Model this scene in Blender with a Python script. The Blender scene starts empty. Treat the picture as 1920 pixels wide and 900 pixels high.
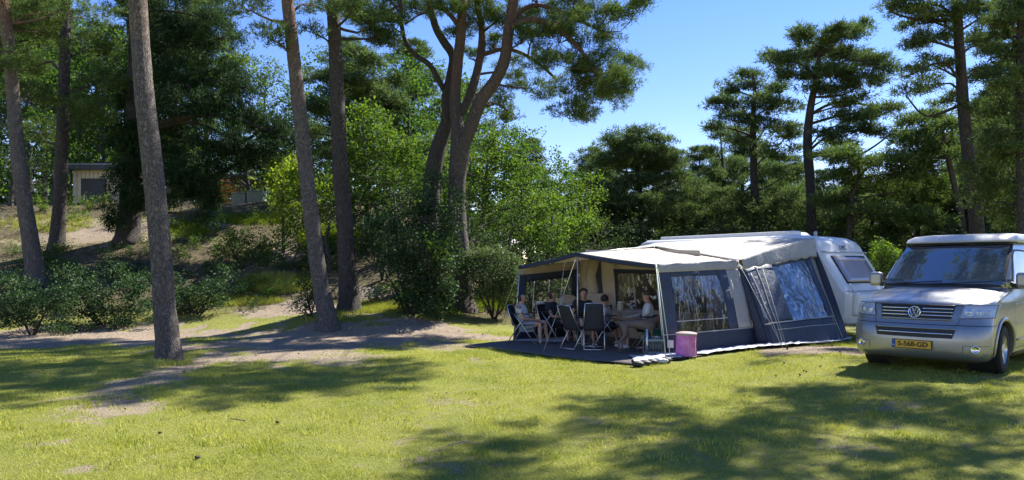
import bpy, math, random
import numpy as np
from mathutils import Vector, Matrix, noise
random.seed(7)
rng = np.random.default_rng(7)
SC = bpy.context.scene
COL = SC.collection
R = math.radians

# ------------------------------------------------------------------ camera, sky, sun, exposure
FPX, HY, CH = 1350.0, 505.0, 1.7          # focal length in photo pixels, horizon row, eye height
cd = bpy.data.cameras.new('camera'); cam = bpy.data.objects.new('camera', cd); COL.objects.link(cam)
cam.location = (0, 0, CH); cam.rotation_euler = (R(90), 0, 0)
cd.sensor_width = 36; cd.lens = 36 * FPX / 1920; cd.shift_y = (HY - 450) / 1920
cd.clip_start = 0.1; cd.clip_end = 3000
SC.camera = cam
SUN_AZ, SUN_EL = 46.0, 47.0               # degrees clockwise from +Y, degrees up
w = bpy.data.worlds.new('World'); SC.world = w; w.use_nodes = True
nt = w.node_tree; nt.nodes.clear()
sky = nt.nodes.new('ShaderNodeTexSky'); sky.sky_type = 'NISHITA'; sky.sun_disc = False
sky.sun_elevation = R(SUN_EL); sky.sun_rotation = R(SUN_AZ)
sky.altitude = 0; sky.air_density = 1.0; sky.dust_density = 0.0; sky.ozone_density = 2.5
bg = nt.nodes.new('ShaderNodeBackground'); bg.inputs[1].default_value = 0.088
wo = nt.nodes.new('ShaderNodeOutputWorld')
hs = nt.nodes.new('ShaderNodeHueSaturation'); hs.inputs['Saturation'].default_value = 1.28
tm = nt.nodes.new('ShaderNodeMix'); tm.data_type = 'RGBA'; tm.blend_type = 'MULTIPLY'; tm.inputs[0].default_value = 1; tm.inputs[7].default_value = (1.12, .95, 1.06, 1)
nt.links.new(sky.outputs[0], tm.inputs[6]); nt.links.new(tm.outputs[2], hs.inputs['Color']); nt.links.new(hs.outputs[0], bg.inputs[0]); nt.links.new(bg.outputs[0], wo.inputs[0])
sd = bpy.data.lights.new('sun', 'SUN'); sd.energy = 5.0; sd.angle = R(0.53); sd.color = (1.0, 0.95, 0.87)
sun = bpy.data.objects.new('sun', sd); COL.objects.link(sun)
sdir = Vector((math.sin(R(SUN_AZ)) * math.cos(R(SUN_EL)), math.cos(R(SUN_AZ)) * math.cos(R(SUN_EL)), math.sin(R(SUN_EL))))
sun.rotation_euler = (-sdir).to_track_quat('-Z', 'Y').to_euler(); sun.location = sdir * 60
SC.view_settings.view_transform = 'Standard'; SC.view_settings.look = 'None'
SC.view_settings.exposure = 1.3; SC.view_settings.gamma = 1.0; SC.view_settings.use_curve_mapping = False
SC.render.engine = 'CYCLES'
SC.cycles.max_bounces = 6; SC.cycles.transparent_max_bounces = 12
SC.cycles.diffuse_bounces = 3; SC.cycles.glossy_bounces = 3; SC.cycles.transmission_bounces = 4

# ------------------------------------------------------------------ helpers
def ss(t):
    t = np.clip(t, 0, 1); return t * t * (3 - 2 * t)

def H(X, Y):
    """terrain height: flat meadow, a dune rising at the back left"""
    X = np.asarray(X, float); Y = np.asarray(Y, float)
    px = 960 + FPX * X / np.maximum(Y, 17.0)
    hill = 4.3 * ss((Y - 18) / 15) * (1 - ss((px - 740) / 330))
    hill += 1.0 * ss((Y - 24) / 20) * (1 - ss((px - 900) / 500))
    foot = 0.22 * np.exp(-(((X + 5.2) / 2.2) ** 2 + ((Y - 20) / 1.3) ** 2))
    van = 0.164 * ss((X - 3.5) / 2.6) * (1 - ss((Y - 13.5) / 3.5)) * ss((Y - 4.0) / 5)
    b = 0.025 * np.sin(X * 1.3 + Y * .7) * np.sin(Y * 1.1 - X * .4) * ss((3.0 - X) / 3) * ss((Y - 4) / 3)
    b += 0.10 * ss((Y - 19) / 5) * np.sin(X * 1.9 + 1) * np.sin(Y * 1.5) * (1 - ss((px - 740) / 330))
    return hill + foot + van + b

def P(px, py, Y):
    return Vector(((px - 960) / FPX * Y, Y, CH - (py - HY) / FPX * Y))

def GP(px, py, y0=4.0, y1=90.0):
    Y = np.arange(y0, y1, 0.02); X = (px - 960) / FPX * Y
    z = H(X, Y); pr = HY + (CH - z) / Y * FPX
    i = np.argmax(pr <= py)
    if pr[i] > py: i = len(Y) - 1
    return Vector((X[i], Y[i], float(z[i])))

def GZ(x, y):
    return float(H(x, y))

def new_mesh(name, v, f, smooth=False):
    me = bpy.data.meshes.new(name); me.from_pydata([tuple(p) for p in v], [], [tuple(int(i) for i in q) for q in f]); me.update()
    if smooth:
        me.polygons.foreach_set('use_smooth', [True] * len(me.polygons))
    return me

def big_mesh(name, V, k):
    """V (n*k,3): consecutive k-gons, no sharing"""
    me = bpy.data.meshes.new(name); n = len(V) // k
    me.vertices.add(len(V)); me.vertices.foreach_set('co', np.asarray(V, np.float32).ravel())
    me.loops.add(len(V)); me.loops.foreach_set('vertex_index', np.arange(len(V), dtype=np.int32))
    me.polygons.add(n); me.polygons.foreach_set('loop_start', np.arange(0, len(V), k, dtype=np.int32))
    me.update(calc_edges=True)
    return me

def link(name, me, mat=None, parent=None, kind=None, label=None):
    o = bpy.data.objects.new(name, me); COL.objects.link(o)
    if mat is not None and me is not None and len(me.materials) == 0: me.materials.append(mat)
    if parent is not None: o.parent = parent
    if kind: o['kind'] = kind
    if label: o['label'] = label
    return o

def thing(name, label, cat, loc=(0, 0, 0), rz=0.0, group=None):
    o = bpy.data.objects.new(name, None); COL.objects.link(o); o.empty_display_size = 0.2
    o.location = loc; o.rotation_euler = (0, 0, rz); o['label'] = label; o['category'] = cat
    if group: o['group'] = group
    return o

def tag(o, label, cat, group=None):
    o['label'] = label; o['category'] = cat
    if group: o['group'] = group
    return o

def copy_tree(root, loc=None, rz=None, scale=None, label=None):
    r = root.copy(); COL.objects.link(r)
    if loc is not None: r.location = loc
    if rz is not None: r.rotation_euler = (0, 0, rz)
    if scale is not None: r.scale = scale
    if label: r['label'] = label
    for ch in list(root.children):
        c = ch.copy(); COL.objects.link(c); c.parent = r
        for g in list(ch.children):
            d = g.copy(); COL.objects.link(d); d.parent = c
    return r

class MB:
    def __init__(s): s.v = []; s.f = []
    def add(s, v, f):
        o = len(s.v); s.v += [tuple(p) for p in v]; s.f += [tuple(i + o for i in q) for q in f]; return s
    def box(s, c, d, rot=None, taper=1.0):
        x, y, z = d[0] / 2, d[1] / 2, d[2] / 2; t = taper
        v = [Vector(p) for p in ((-x, -y, -z), (x, -y, -z), (x, y, -z), (-x, y, -z), (-x * t, -y * t, z), (x * t, -y * t, z), (x * t, y * t, z), (-x * t, y * t, z))]
        if rot is not None: v = [rot @ p for p in v]
        c = Vector(c); v = [p + c for p in v]
        return s.add(v, ((0, 3, 2, 1), (4, 5, 6, 7), (0, 1, 5, 4), (1, 2, 6, 5), (2, 3, 7, 6), (3, 0, 4, 7)))
    def tube(s, pts, r, n=8, cap=True, flat=None):
        pts = [Vector(p) for p in pts]
        if not hasattr(r, '__len__'): r = [r] * len(pts)
        T = []
        for i in range(len(pts)):
            a = pts[max(i - 1, 0)]; b = pts[min(i + 1, len(pts) - 1)]; t = (b - a)
            T.append(t.normalized() if t.length > 1e-9 else Vector((0, 0, 1)))
        u = Vector((1, 0, 0)) if abs(T[0].x) < .8 else Vector((0, 1, 0))
        v = []; f = []
        for i, p in enumerate(pts):
            u = (u - T[i] * u.dot(T[i])).normalized(); q = T[i].cross(u)
            for k in range(n):
                a = 2 * math.pi * k / n
                v.append(p + (u * math.cos(a) + q * math.sin(a) * (flat or 1)) * r[i])
        for i in range(len(pts) - 1):
            for k in range(n):
                k2 = (k + 1) % n
                f.append((i * n + k, i * n + k2, (i + 1) * n + k2, (i + 1) * n + k))
        if cap:
            f.append(tuple(range(n))[::-1]); f.append(tuple((len(pts) - 1) * n + k for k in range(n)))
        return s.add(v, f)
    def lathe(s, prof, c=(0, 0, 0), n=24, axis='z'):
        """prof: (r,h) list"""
        v = []; f = []
        for r, h in prof:
            for k in range(n):
                a = 2 * math.pi * k / n; x, y = r * math.cos(a), r * math.sin(a)
                p = (x, y, h) if axis == 'z' else ((x, h, y) if axis == 'y' else (h, x, y))
                v.append((p[0] + c[0], p[1] + c[1], p[2] + c[2]))
        for i in range(len(prof) - 1):
            for k in range(n):
                k2 = (k + 1) % n; f.append((i * n + k, i * n + k2, (i + 1) * n + k2, (i + 1) * n + k))
        return s.add(v, f)
    def ell(s, c, r, nu=16, nv=10, rot=None, v0=0.0, v1=1.0):
        v = []; f = []
        for j in range(nv + 1):
            th = math.pi * (v0 + (v1 - v0) * j / nv)
            for i in range(nu):
                a = 2 * math.pi * i / nu
                p = Vector((r[0] * math.sin(th) * math.cos(a), r[1] * math.sin(th) * math.sin(a), r[2] * math.cos(th)))
                if rot is not None: p = rot @ p
                v.append(p + Vector(c))
        for j in range(nv):
            for i in range(nu):
                i2 = (i + 1) % nu; f.append((j * nu + i, (j + 1) * nu + i, (j + 1) * nu + i2, j * nu + i2))
        return s.add(v, f)
    def grid(s, fn, nu, nv):
        v = [fn(i / nu, j / nv) for j in range(nv + 1) for i in range(nu + 1)]
        f = [(j * (nu + 1) + i, j * (nu + 1) + i + 1, (j + 1) * (nu + 1) + i + 1, (j + 1) * (nu + 1) + i) for j in range(nv) for i in range(nu)]
        return s.add(v, f)
    def prism(s, poly, a, b):
        """poly: list of 3D points, extruded by vector b-a"""
        d = Vector(b) - Vector(a); n = len(poly); v = [Vector(p) for p in poly] + [Vector(p) + d for p in poly]
        f = [tuple(range(n))[::-1], tuple(range(n, 2 * n))] + [(i, (i + 1) % n, n + (i + 1) % n, n + i) for i in range(n)]
        return s.add(v, f)
    def build(s, name, mat, parent=None, smooth=False, kind=None, label=None, bevel=0, solid=0, sub=0, offset=0):
        o = link(name, new_mesh(name, s.v, s.f, smooth), mat, parent, kind, label)
        if solid:
            m = o.modifiers.new('solid', 'SOLIDIFY'); m.thickness = solid; m.offset = offset
        if sub:
            m = o.modifiers.new('sub', 'SUBSURF'); m.levels = sub; m.render_levels = sub
        if bevel:
            m = o.modifiers.new('bevel', 'BEVEL'); m.width = bevel; m.segments = 2; m.limit_method = 'ANGLE'; m.angle_limit = R(35)
        return o

def smooth_angle(o, deg=35):
    me = o.data
    me.polygons.foreach_set('use_smooth', [True] * len(me.polygons))
    try: me.set_sharp_from_angle(angle=R(deg))
    except Exception: pass

# ------------------------------------------------------------------ materials
MATS = {}
class NT:
    def __init__(s, name):
        s.m = bpy.data.materials.new(name); s.m.use_nodes = True; s.t = s.m.node_tree; s.t.nodes.clear()
        s.out = s.n('ShaderNodeOutputMaterial')
    def n(s, typ, **kw):
        nd = s.t.nodes.new(typ)
        for k, v in kw.items(): setattr(nd, k, v)
        return nd
    def l(s, a, b): s.t.links.new(a, b)
    def val(s, sock, v):
        if hasattr(v, 'links') or isinstance(v, bpy.types.NodeSocket): s.l(v, sock)
        else: sock.default_value = v
    def coord(s, kind='Object', scale=(1, 1, 1)):
        if kind == 'Position': o = s.n('ShaderNodeNewGeometry').outputs['Position']
        else: o = s.n('ShaderNodeTexCoord').outputs[kind]
        mp = s.n('ShaderNodeMapping'); mp.inputs['Scale'].default_value = scale; s.l(o, mp.inputs[0]); return mp.outputs[0]
    def noise(s, co, scale, detail=4, rough=.55, dist=0):
        t = s.n('ShaderNodeTexNoise'); s.l(co, t.inputs['Vector']); t.inputs['Scale'].default_value = scale
        t.inputs['Detail'].default_value = detail; t.inputs['Roughness'].default_value = rough; t.inputs['Distortion'].default_value = dist
        return t.outputs[0]
    def vor(s, co, scale, feature='F1', out=0):
        t = s.n('ShaderNodeTexVoronoi', feature=feature); s.l(co, t.inputs['Vector']); t.inputs['Scale'].default_value = scale
        return t.outputs[out]
    def ramp(s, fac, stops):
        r = s.n('ShaderNodeValToRGB'); s.l(fac, r.inputs[0]); e = r.color_ramp.elements
        while len(e) < len(stops): e.new(.5)
        for i, (p, c) in enumerate(stops):
            e[i].position = p; e[i].color = (*c, 1) if len(c) == 3 else c
        return r.outputs[0]
    def mixc(s, fac, a, b):
        m = s.n('ShaderNodeMix', data_type='RGBA'); s.val(m.inputs[0], fac)
        for sock, v in ((m.inputs[6], a), (m.inputs[7], b)):
            if isinstance(v, bpy.types.NodeSocket): s.l(v, sock)
            else: sock.default_value = (*v, 1)
        return m.outputs[2]
    def math(s, op, a, b=0.0):
        m = s.n('ShaderNodeMath', operation=op); s.val(m.inputs[0], a); s.val(m.inputs[1], b); return m.outputs[0]
    def attr(s, name):
        return s.n('ShaderNodeAttribute', attribute_name=name).outputs['Fac']
    def bump(s, h, dist=.01, strength=1.0, normal=None):
        b = s.n('ShaderNodeBump'); s.l(h, b.inputs['Height']); b.inputs['Distance'].default_value = dist; b.inputs['Strength'].default_value = strength
        if normal is not None: s.l(normal, b.inputs['Normal'])
        return b.outputs[0]
    def bsdf(s, color, rough=.6, metal=0, normal=None, **kw):
        b = s.n('ShaderNodeBsdfPrincipled')
        if isinstance(color, bpy.types.NodeSocket): s.l(color, b.inputs['Base Color'])
        else: b.inputs['Base Color'].default_value = (*color, 1)
        s.val(b.inputs['Roughness'], rough); b.inputs['Metallic'].default_value = metal
        if normal is not None: s.l(normal, b.inputs['Normal'])
        for k, v in kw.items(): s.val(b.inputs[k.replace('_', ' ')], v)
        return b.outputs[0]
    def fin(s, sh): s.l(sh, s.out.inputs[0]); MATS[s.m.name] = s.m; return s.m

def simple(name, c, rough=.6, metal=0, var=.12, scale=6, bump=0, bscale=60, **kw):
    t = NT(name); co = t.coord('Object')
    nz = t.noise(co, scale, 4)
    c2 = tuple(x * (1 - var) for x in c); c1 = tuple(min(1, x * (1 + var)) for x in c)
    col = t.ramp(nz, [(.3, c2), (.7, c1)])
    rr = t.math('ADD', t.math('MULTIPLY', t.noise(co, scale * 3, 3), .15), rough - .07)
    nm = t.bump(t.noise(co, bscale, 3), bump, 1) if bump else None
    return t.fin(t.bsdf(col, rr, metal, nm, **kw))

def leafmat(name, stops, trans=.4, gloss=.35, tint=(1, 1, 1), cl=2.0):
    t = NT(name); g = t.n('ShaderNodeNewGeometry')
    rnd = g.outputs['Random Per Island']; co = t.coord('Object')
    cln = t.noise(co, cl, 2)
    f = t.math('ADD', t.math('MULTIPLY', rnd, .55), t.math('SUBTRACT', t.math('MULTIPLY', cln, .9), .22))
    col = t.ramp(f, stops)
    d = t.bsdf(col, gloss + .25, Specular_IOR_Level=.14)
    tr = t.n('ShaderNodeBsdfTranslucent')
    m = t.n('ShaderNodeMix', data_type='RGBA', blend_type='MULTIPLY'); m.inputs[0].default_value = 1
    t.l(col, m.inputs[6]); m.inputs[7].default_value = (*tint, 1); t.l(m.outputs[2], tr.inputs[0])
    mx = t.n('ShaderNodeMixShader'); mx.inputs[0].default_value = trans; t.l(d, mx.inputs[1]); t.l(tr.outputs[0], mx.inputs[2])
    return t.fin(mx.outputs[0])

def barkmat(name, lo, hi, orange, z0, z1, sc=1.0):
    t = NT(name); co0 = t.coord('Object', (1, 1, .30)); co2 = t.coord('Object')
    wp = t.n('ShaderNodeTexNoise'); t.l(co0, wp.inputs['Vector']); wp.inputs['Scale'].default_value = 7; wp.inputs['Detail'].default_value = 4
    va = t.n('ShaderNodeVectorMath', operation='MULTIPLY_ADD'); t.l(wp.outputs[1], va.inputs[0]); va.inputs[1].default_value = (.22, .22, .22); t.l(co0, va.inputs[2]); co = va.outputs[0]
    vd = t.vor(co, 30 * sc, 'DISTANCE_TO_EDGE'); n1 = t.noise(co, 30 * sc, 6, .7); n2 = t.noise(co2, 1.2, 3)
    crack = t.ramp(t.math('ADD', vd, t.math('MULTIPLY', t.math('SUBTRACT', n1, .5), .25)), [(.0, (0, 0, 0)), (.14, (1, 1, 1))])
    base = t.ramp(n1, [(.3, lo), (.72, hi)])
    sep = t.n('ShaderNodeSeparateXYZ'); t.l(co2, sep.inputs[0])
    hz = t.math('DIVIDE', t.math('SUBTRACT', t.math('ADD', sep.outputs[2], t.math('MULTIPLY', n2, 2.0)), z0 + 1), z1 - z0)
    mr = t.n('ShaderNodeClamp'); t.l(hz, mr.inputs[0])
    orc = t.ramp(n1, [(.25, tuple(x * .5 for x in orange)), (.7, orange)])
    col = t.mixc(mr.outputs[0], base, orc)
    col = t.mixc(t.math('MULTIPLY', t.math('SUBTRACT', 1.0, crack), .38), col, tuple(x * .35 for x in lo))
    h = t.math('ADD', t.math('MULTIPLY', crack, .7), t.math('MULTIPLY', n1, .5))
    return t.fin(t.bsdf(col, .9, 0, t.bump(h, .05, 1.0)))

bark_pine = barkmat('bark_pine', (.105, .09, .078), (.27, .23, .20), (.34, .19, .10), 5.5, 9.5)
bark_big = barkmat('bark_old_pine', (.07, .058, .05), (.19, .155, .13), (.27, .145, .085), 5.6, 10.0)
bark_dark = barkmat('bark_dark', (.05, .042, .036), (.12, .10, .085), (.18, .11, .07), 7, 12, .8)
bark_grey = barkmat('bark_grey', (.09, .085, .075), (.2, .19, .17), (.2, .18, .15), 10, 20, 1.2)
M_needle = leafmat('needles_pine', [(.1, (.028, .055, .018)), (.5, (.092, .142, .045)), (.85, (.17, .22, .075))], .40, .45, (1.1, 1.2, .6), 1.3)
M_needle_blue = leafmat('needles_blue', [(.1, (.032, .056, .020)), (.5, (.100, .138, .050)), (.85, (.18, .22, .085))], .38, .45, (1.0, 1.2, .7), 1.3)
M_spruce = leafmat('needles_spruce', [(.1, (.010, .028, .011)), (.55, (.028, .060, .022)), (.9, (.075, .12, .04))], .3, .5, (1, 1.1, .7), 1.5)
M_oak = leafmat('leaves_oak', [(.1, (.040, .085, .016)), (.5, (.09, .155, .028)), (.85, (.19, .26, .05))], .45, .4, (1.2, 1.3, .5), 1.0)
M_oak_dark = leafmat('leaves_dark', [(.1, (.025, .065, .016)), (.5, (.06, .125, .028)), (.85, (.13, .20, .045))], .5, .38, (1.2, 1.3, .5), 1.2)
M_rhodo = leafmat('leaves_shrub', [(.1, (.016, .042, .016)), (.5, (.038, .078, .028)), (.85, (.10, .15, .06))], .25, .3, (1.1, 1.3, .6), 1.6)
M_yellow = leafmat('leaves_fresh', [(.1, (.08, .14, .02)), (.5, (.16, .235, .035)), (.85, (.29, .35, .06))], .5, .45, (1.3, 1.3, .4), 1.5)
M_grassblade = leafmat('grass_blades', [(.1, (.17, .23, .03)), (.45, (.35, .38, .075)), (.72, (.53, .52, .14)), (.95, (.66, .60, .32))], .35, .6, (1.1, 1.1, .5), .8)
M_litter = leafmat('litter', [(.1, (.05, .03, .02)), (.5, (.16, .10, .06)), (.9, (.34, .25, .16))], .1, .7)
M_cone = simple('cone_brown', (.07, .045, .03), .85)
M_stick = simple('dead_wood', (.22, .17, .13), .9)
# ------------------------------------------------------------------ ground
def axis(lims):
    out = []
    for a, b, st in lims: out.append(np.arange(a, b, st))
    return np.concatenate(out + [np.array([lims[-1][1]])])
gx = axis([(-1500, -300, 300), (-300, -60, 40), (-60, -20, 2.5), (-20, -13, .5), (-13, 13, .11), (13, 20, .5), (20, 60, 2.5), (60, 300, 40), (300, 1500, 300)])
gy = axis([(-600, -60, 90), (-60, -10, 5), (-10, 4, 1), (4, 26, .11), (26, 36, .35), (36, 80, 2.2), (80, 300, 40), (300, 2400, 350)])
GX, GY = np.meshgrid(gx, gy)
GZZ = H(GX, GY)
def vnoise(x, y, s, seed=0):
    return np.array([noise.noise(Vector((a * s + seed, b * s, seed * .37))) for a, b in zip(x.ravel(), y.ravel())]).reshape(x.shape)
near = (np.abs(GX) < 22) & (GY > 3) & (GY < 50)
N1 = np.zeros_like(GX); N1[near] = vnoise(GX[near], GY[near], .55, 3.1)
N2 = np.zeros_like(GX); N2[near] = vnoise(GX[near], GY[near], 2.1, 9.7)
N3 = np.zeros_like(GX); N3[near] = vnoise(GX[near], GY[near], 6.5, 5.7)
GZZ = GZZ + near * (N3 * .012 + N2 * .012)
sand = np.zeros_like(GX)
def patch(x0, x1, y0, y1, s=1.0, soft=.5):
    """bare patch, from the photograph's extent turned into a ground ellipse"""
    a = GP((x0 + x1) / 2, y1); b = GP((x0 + x1) / 2, y0); c = (a + b) / 2
    rx = (x1 - x0) / 2 / FPX * c.y; ry = max((b.y - a.y) / 2, .1)
    d = np.sqrt(((GX - c.x) / rx) ** 2 + ((GY - c.y) / ry) ** 2)
    d = d + N1 * .5 + N2 * .55
    global sand
    sand = np.maximum(sand, s * (1 - ss((d - (1 - soft)) / (soft * 1.3))))
patch(-400, 520, 598, 660, 1.0); patch(300, 760, 600, 668, 1.0); patch(560, 985, 588, 655, 1.1, .5); patch(640, 965, 606, 642, 1.15, .4); patch(380, 700, 650, 700, .85, .7)
patch(240, 410, 668, 745, .8, .6); patch(120, 300, 742, 792, .75, .6); patch(80, 210, 866, 900, .7, .8); patch(250, 330, 836, 880, .35, .9); patch(700, 960, 640, 660, .7, .8)
patch(620, 790, 530, 562, 1.0); patch(430, 640, 560, 600, .9, .6)
patch(-80, 470, 402, 472, .85, .7); patch(430, 600, 440, 520, .75, .8)
patch(1360, 1640, 648, 668, .9, .6); patch(850, 935, 668, 682, .6, .8); patch(1360, 1620, 700, 712, .15, .9)
patch(640, 1000, 730, 900, .22, .9); patch(1000, 1500, 780, 900, .3, .9); patch(1500, 1900, 740, 900, .2, .9)
for _i in range(26):
    _x = random.uniform(30, 1890); _y = random.uniform(700, 895); _w = random.uniform(25, 90); patch(_x - _w, _x + _w, _y - _w * .16, _y + _w * .16, random.uniform(.35, .62), .95)
patch(700, 1000, 850, 900, .5, .9); patch(1480, 1700, 800, 880, .45, .9)
wild = ss((GY - 19.5) / 3)
me = bpy.data.meshes.new('ground'); ny, nx = GX.shape
me.vertices.add(nx * ny); me.vertices.foreach_set('co', np.stack([GX, GY, GZZ], -1).astype(np.float32).ravel())
ii = (np.arange(ny - 1)[:, None] * nx + np.arange(nx - 1)[None, :]).ravel()
q = np.stack([ii, ii + 1, ii + 1 + nx, ii + nx], -1).astype(np.int32).ravel()
me.loops.add(len(q)); me.loops.foreach_set('vertex_index', q); me.polygons.add(len(q) // 4)
me.polygons.foreach_set('loop_start', np.arange(0, len(q), 4, dtype=np.int32)); me.update(calc_edges=True)
me.polygons.foreach_set('use_smooth', [True] * (len(q) // 4))
a = me.attributes.new('sand', 'FLOAT', 'POINT'); a.data.foreach_set('value', sand.astype(np.float32).ravel())
a = me.attributes.new('wild', 'FLOAT', 'POINT'); a.data.foreach_set('value', wild.astype(np.float32).ravel())
t = NT('meadow'); co = t.coord('Object')
nA = t.noise(co, .7, 4, .6); nB = t.noise(co, 5, 5, .65); nC = t.noise(co, 42, 4, .7); nD = t.noise(co, 150, 2, .6)
g1 = t.ramp(nA, [(.32, (.17, .21, .033)), (.5, (.28, .30, .052)), (.68, (.38, .36, .08))])
g2 = t.ramp(nC, [(.3, (.10, .13, .025)), (.5, (.26, .28, .055)), (.72, (.47, .44, .15))])
gr = t.mixc(.5, g1, g2)
gr = t.mixc(t.ramp(nB, [(.5, (0, 0, 0)), (.75, (.55, .55, .55))]), gr, (.34, .29, .14))
s1 = t.ramp(nC, [(.25, (.20, .145, .10)), (.45, (.40, .32, .235)), (.75, (.53, .44, .335))])
s1 = t.mixc(t.ramp(nB, [(.42, (0, 0, 0)), (.7, (.75, .75, .75))]), s1, (.30, .225, .155))
s1 = t.mixc(t.ramp(nD, [(.60, (0, 0, 0)), (.68, (1, 1, 1))]), s1, (.10, .065, .045))
f = t.math('ADD', t.attr('sand'), t.math('MULTIPLY', t.math('SUBTRACT', nB, .5), 1.9))
f = t.math('ADD', f, t.math('MULTIPLY', t.math('SUBTRACT', nC, .5), 1.3))
mask = t.ramp(f, [(.36, (0, 0, 0)), (.68, (1, 1, 1))])
col = t.mixc(mask, gr, s1)
wc = t.ramp(nC, [(.3, (.04, .030, .018)), (.5, (.12, .09, .055)), (.72, (.27, .21, .14))])
wg = t.ramp(nB, [(.40, (.06, .08, .022)), (.6, (.20, .155, .09))])
wc = t.mixc(.5, wc, wg)
wm = t.math('MULTIPLY', t.attr('wild'), t.math('SUBTRACT', 1.0, mask)); col = t.mixc(wm, col, wc)
hh = t.math('ADD', t.math('MULTIPLY', nC, 1.0), t.math('MULTIPLY', nD, .35))
M_ground = t.fin(t.bsdf(col, .95, 0, t.bump(hh, .05, 1.0), Specular_IOR_Level=.2))
ground = link('ground', me, M_ground, kind='structure')

from bisect import bisect
def samp(A, x, y):
    i = np.clip(np.searchsorted(gx, x) - 1, 0, nx - 2); j = np.clip(np.searchsorted(gy, y) - 1, 0, ny - 2)
    fx = (x - gx[i]) / (gx[i + 1] - gx[i]); fy = (y - gy[j]) / (gy[j + 1] - gy[j])
    return (A[j, i] * (1 - fx) * (1 - fy) + A[j, i + 1] * fx * (1 - fy) + A[j + 1, i] * (1 - fx) * fy + A[j + 1, i + 1] * fx * fy)

# ------------------------------------------------------------------ grass
def blades(x, y, h, wd, mat, name, lean=.5, label=None, cat=None, kind='stuff'):
    n = len(x); z = samp(GZZ, x, y)
    a = rng.uniform(0, 2 * np.pi, n); b = rng.uniform(0, 2 * np.pi, n); L = rng.uniform(0, lean, n)
    base = np.stack([x, y, z - .004], -1); sx = np.stack([np.cos(a), np.sin(a), np.zeros(n)], -1) * (wd / 2)[:, None]
    tip = base + np.stack([np.cos(b) * L * h, np.sin(b) * L * h, h], -1)
    V = np.stack([base - sx, base + sx, tip], 1).reshape(-1, 3)
    o = link(name, big_mesh(name, V, 3), mat, kind=kind); tag(o, label, cat); return o

TENT_POLY = None
def lawn_points(n, ya, yb, power=1.0, lim=.78):
    y = ya + (yb - ya) * rng.uniform(0, 1, n) ** power; x = rng.uniform(-lim, lim, n) * y
    return x, y
x, y = lawn_points(520000, 5.2, 19.0, 1.15)
s = samp(sand, x, y); nn = vnoise(x[:], y[:], 2.6, 1.3) if False else samp(N2, x, y) + samp(N3, x, y) * .7
keep = (rng.uniform(0, 1, len(x)) > s * 1.35 - .10 + nn * .5)
# keep the blades off the groundsheet
def inpoly(x, y, poly):
    c = np.zeros(len(x), bool); n = len(poly)
    for i in range(n):
        x1, y1 = poly[i][:2]; x2, y2 = poly[(i + 1) % n][:2]
        cond = ((y1 > y) != (y2 > y)); xi = (x2 - x1) * (y - y1) / ((y2 - y1) if y2 != y1 else 1e-9) + x1
        c ^= cond & (x < xi)
    return c
SHEET = [GP(862, 652), GP(1010, 664), GP(1192, 688), GP(1262, 683), GP(1425, 656), GP(1600, 637), Vector((9.5, 19.0, 0)), Vector((5.0, 23.5, 0)), Vector((2.0, 21.0, 0)), GP(955, 634)]
keep &= ~inpoly(x, y, SHEET)
x, y = x[keep], y[keep]; nn = nn[keep]
hgt = (rng.uniform(.012, .034, len(x)) * (1 + 1.1 * np.clip(nn, -.35, 1))) * (1 + .05 * (y - 6))
wdt = rng.uniform(.003, .0055, len(x)) * (1 + .10 * (y - 5))
blades(x, y, hgt, wdt, M_grassblade, 'lawn_grass', 1.6, 'short sunlit yellow green grass covering the camping meadow', 'grass')
# ------------------------------------------------------------------ vegetation library
def nrm(a): return a / np.maximum(np.linalg.norm(a, axis=-1, keepdims=True), 1e-9)

def needles(C, D, k, L, wd, spread=.9):
    n = len(C); C = np.repeat(C, k, 0); D = np.repeat(D, k, 0)
    d = nrm(D + spread * rng.normal(size=(n * k, 3)))
    Ls = L * rng.uniform(.6, 1.15, (n * k, 1)); s = nrm(np.cross(d, rng.normal(size=(n * k, 3)))) * (wd / 2)
    b = C + rng.normal(size=(n * k, 3)) * L * .25
    return np.stack([b - s, b + s, b + d * Ls], 1).reshape(-1, 3), 3

def leaves(C, L, wd, up=.8):
    n = len(C)
    nm = nrm(rng.normal(size=(n, 3)) + np.array([0, 0, up])); d = nrm(np.cross(nm, rng.normal(size=(n, 3))))
    sd_ = np.cross(nm, d); Ls = L * rng.uniform(.6, 1.2, (n, 1)); W = Ls * wd / L
    b = C; m = b + d * Ls * .5 + nm * Ls * .06
    return np.stack([b, m - sd_ * W / 2, b + d * Ls, m + sd_ * W / 2], 1).reshape(-1, 3), 4

def catmull(pts, step):
    P_ = [np.array(p, float) for p in pts]; out = []
    for i in range(len(P_) - 1):
        p0 = P_[max(i - 1, 0)]; p1 = P_[i]; p2 = P_[i + 1]; p3 = P_[min(i + 2, len(P_) - 1)]
        n = max(1, int(np.linalg.norm((p2 - p1)[:3]) / step))
        for k in range(n):
            t = k / n
            out.append(.5 * ((2 * p1) + (-p0 + p2) * t + (2 * p0 - 5 * p1 + 4 * p2 - p3) * t * t + (-p0 + 3 * p1 - 3 * p2 + p3) * t ** 3))
    out.append(P_[-1]); return np.array(out)

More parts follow.
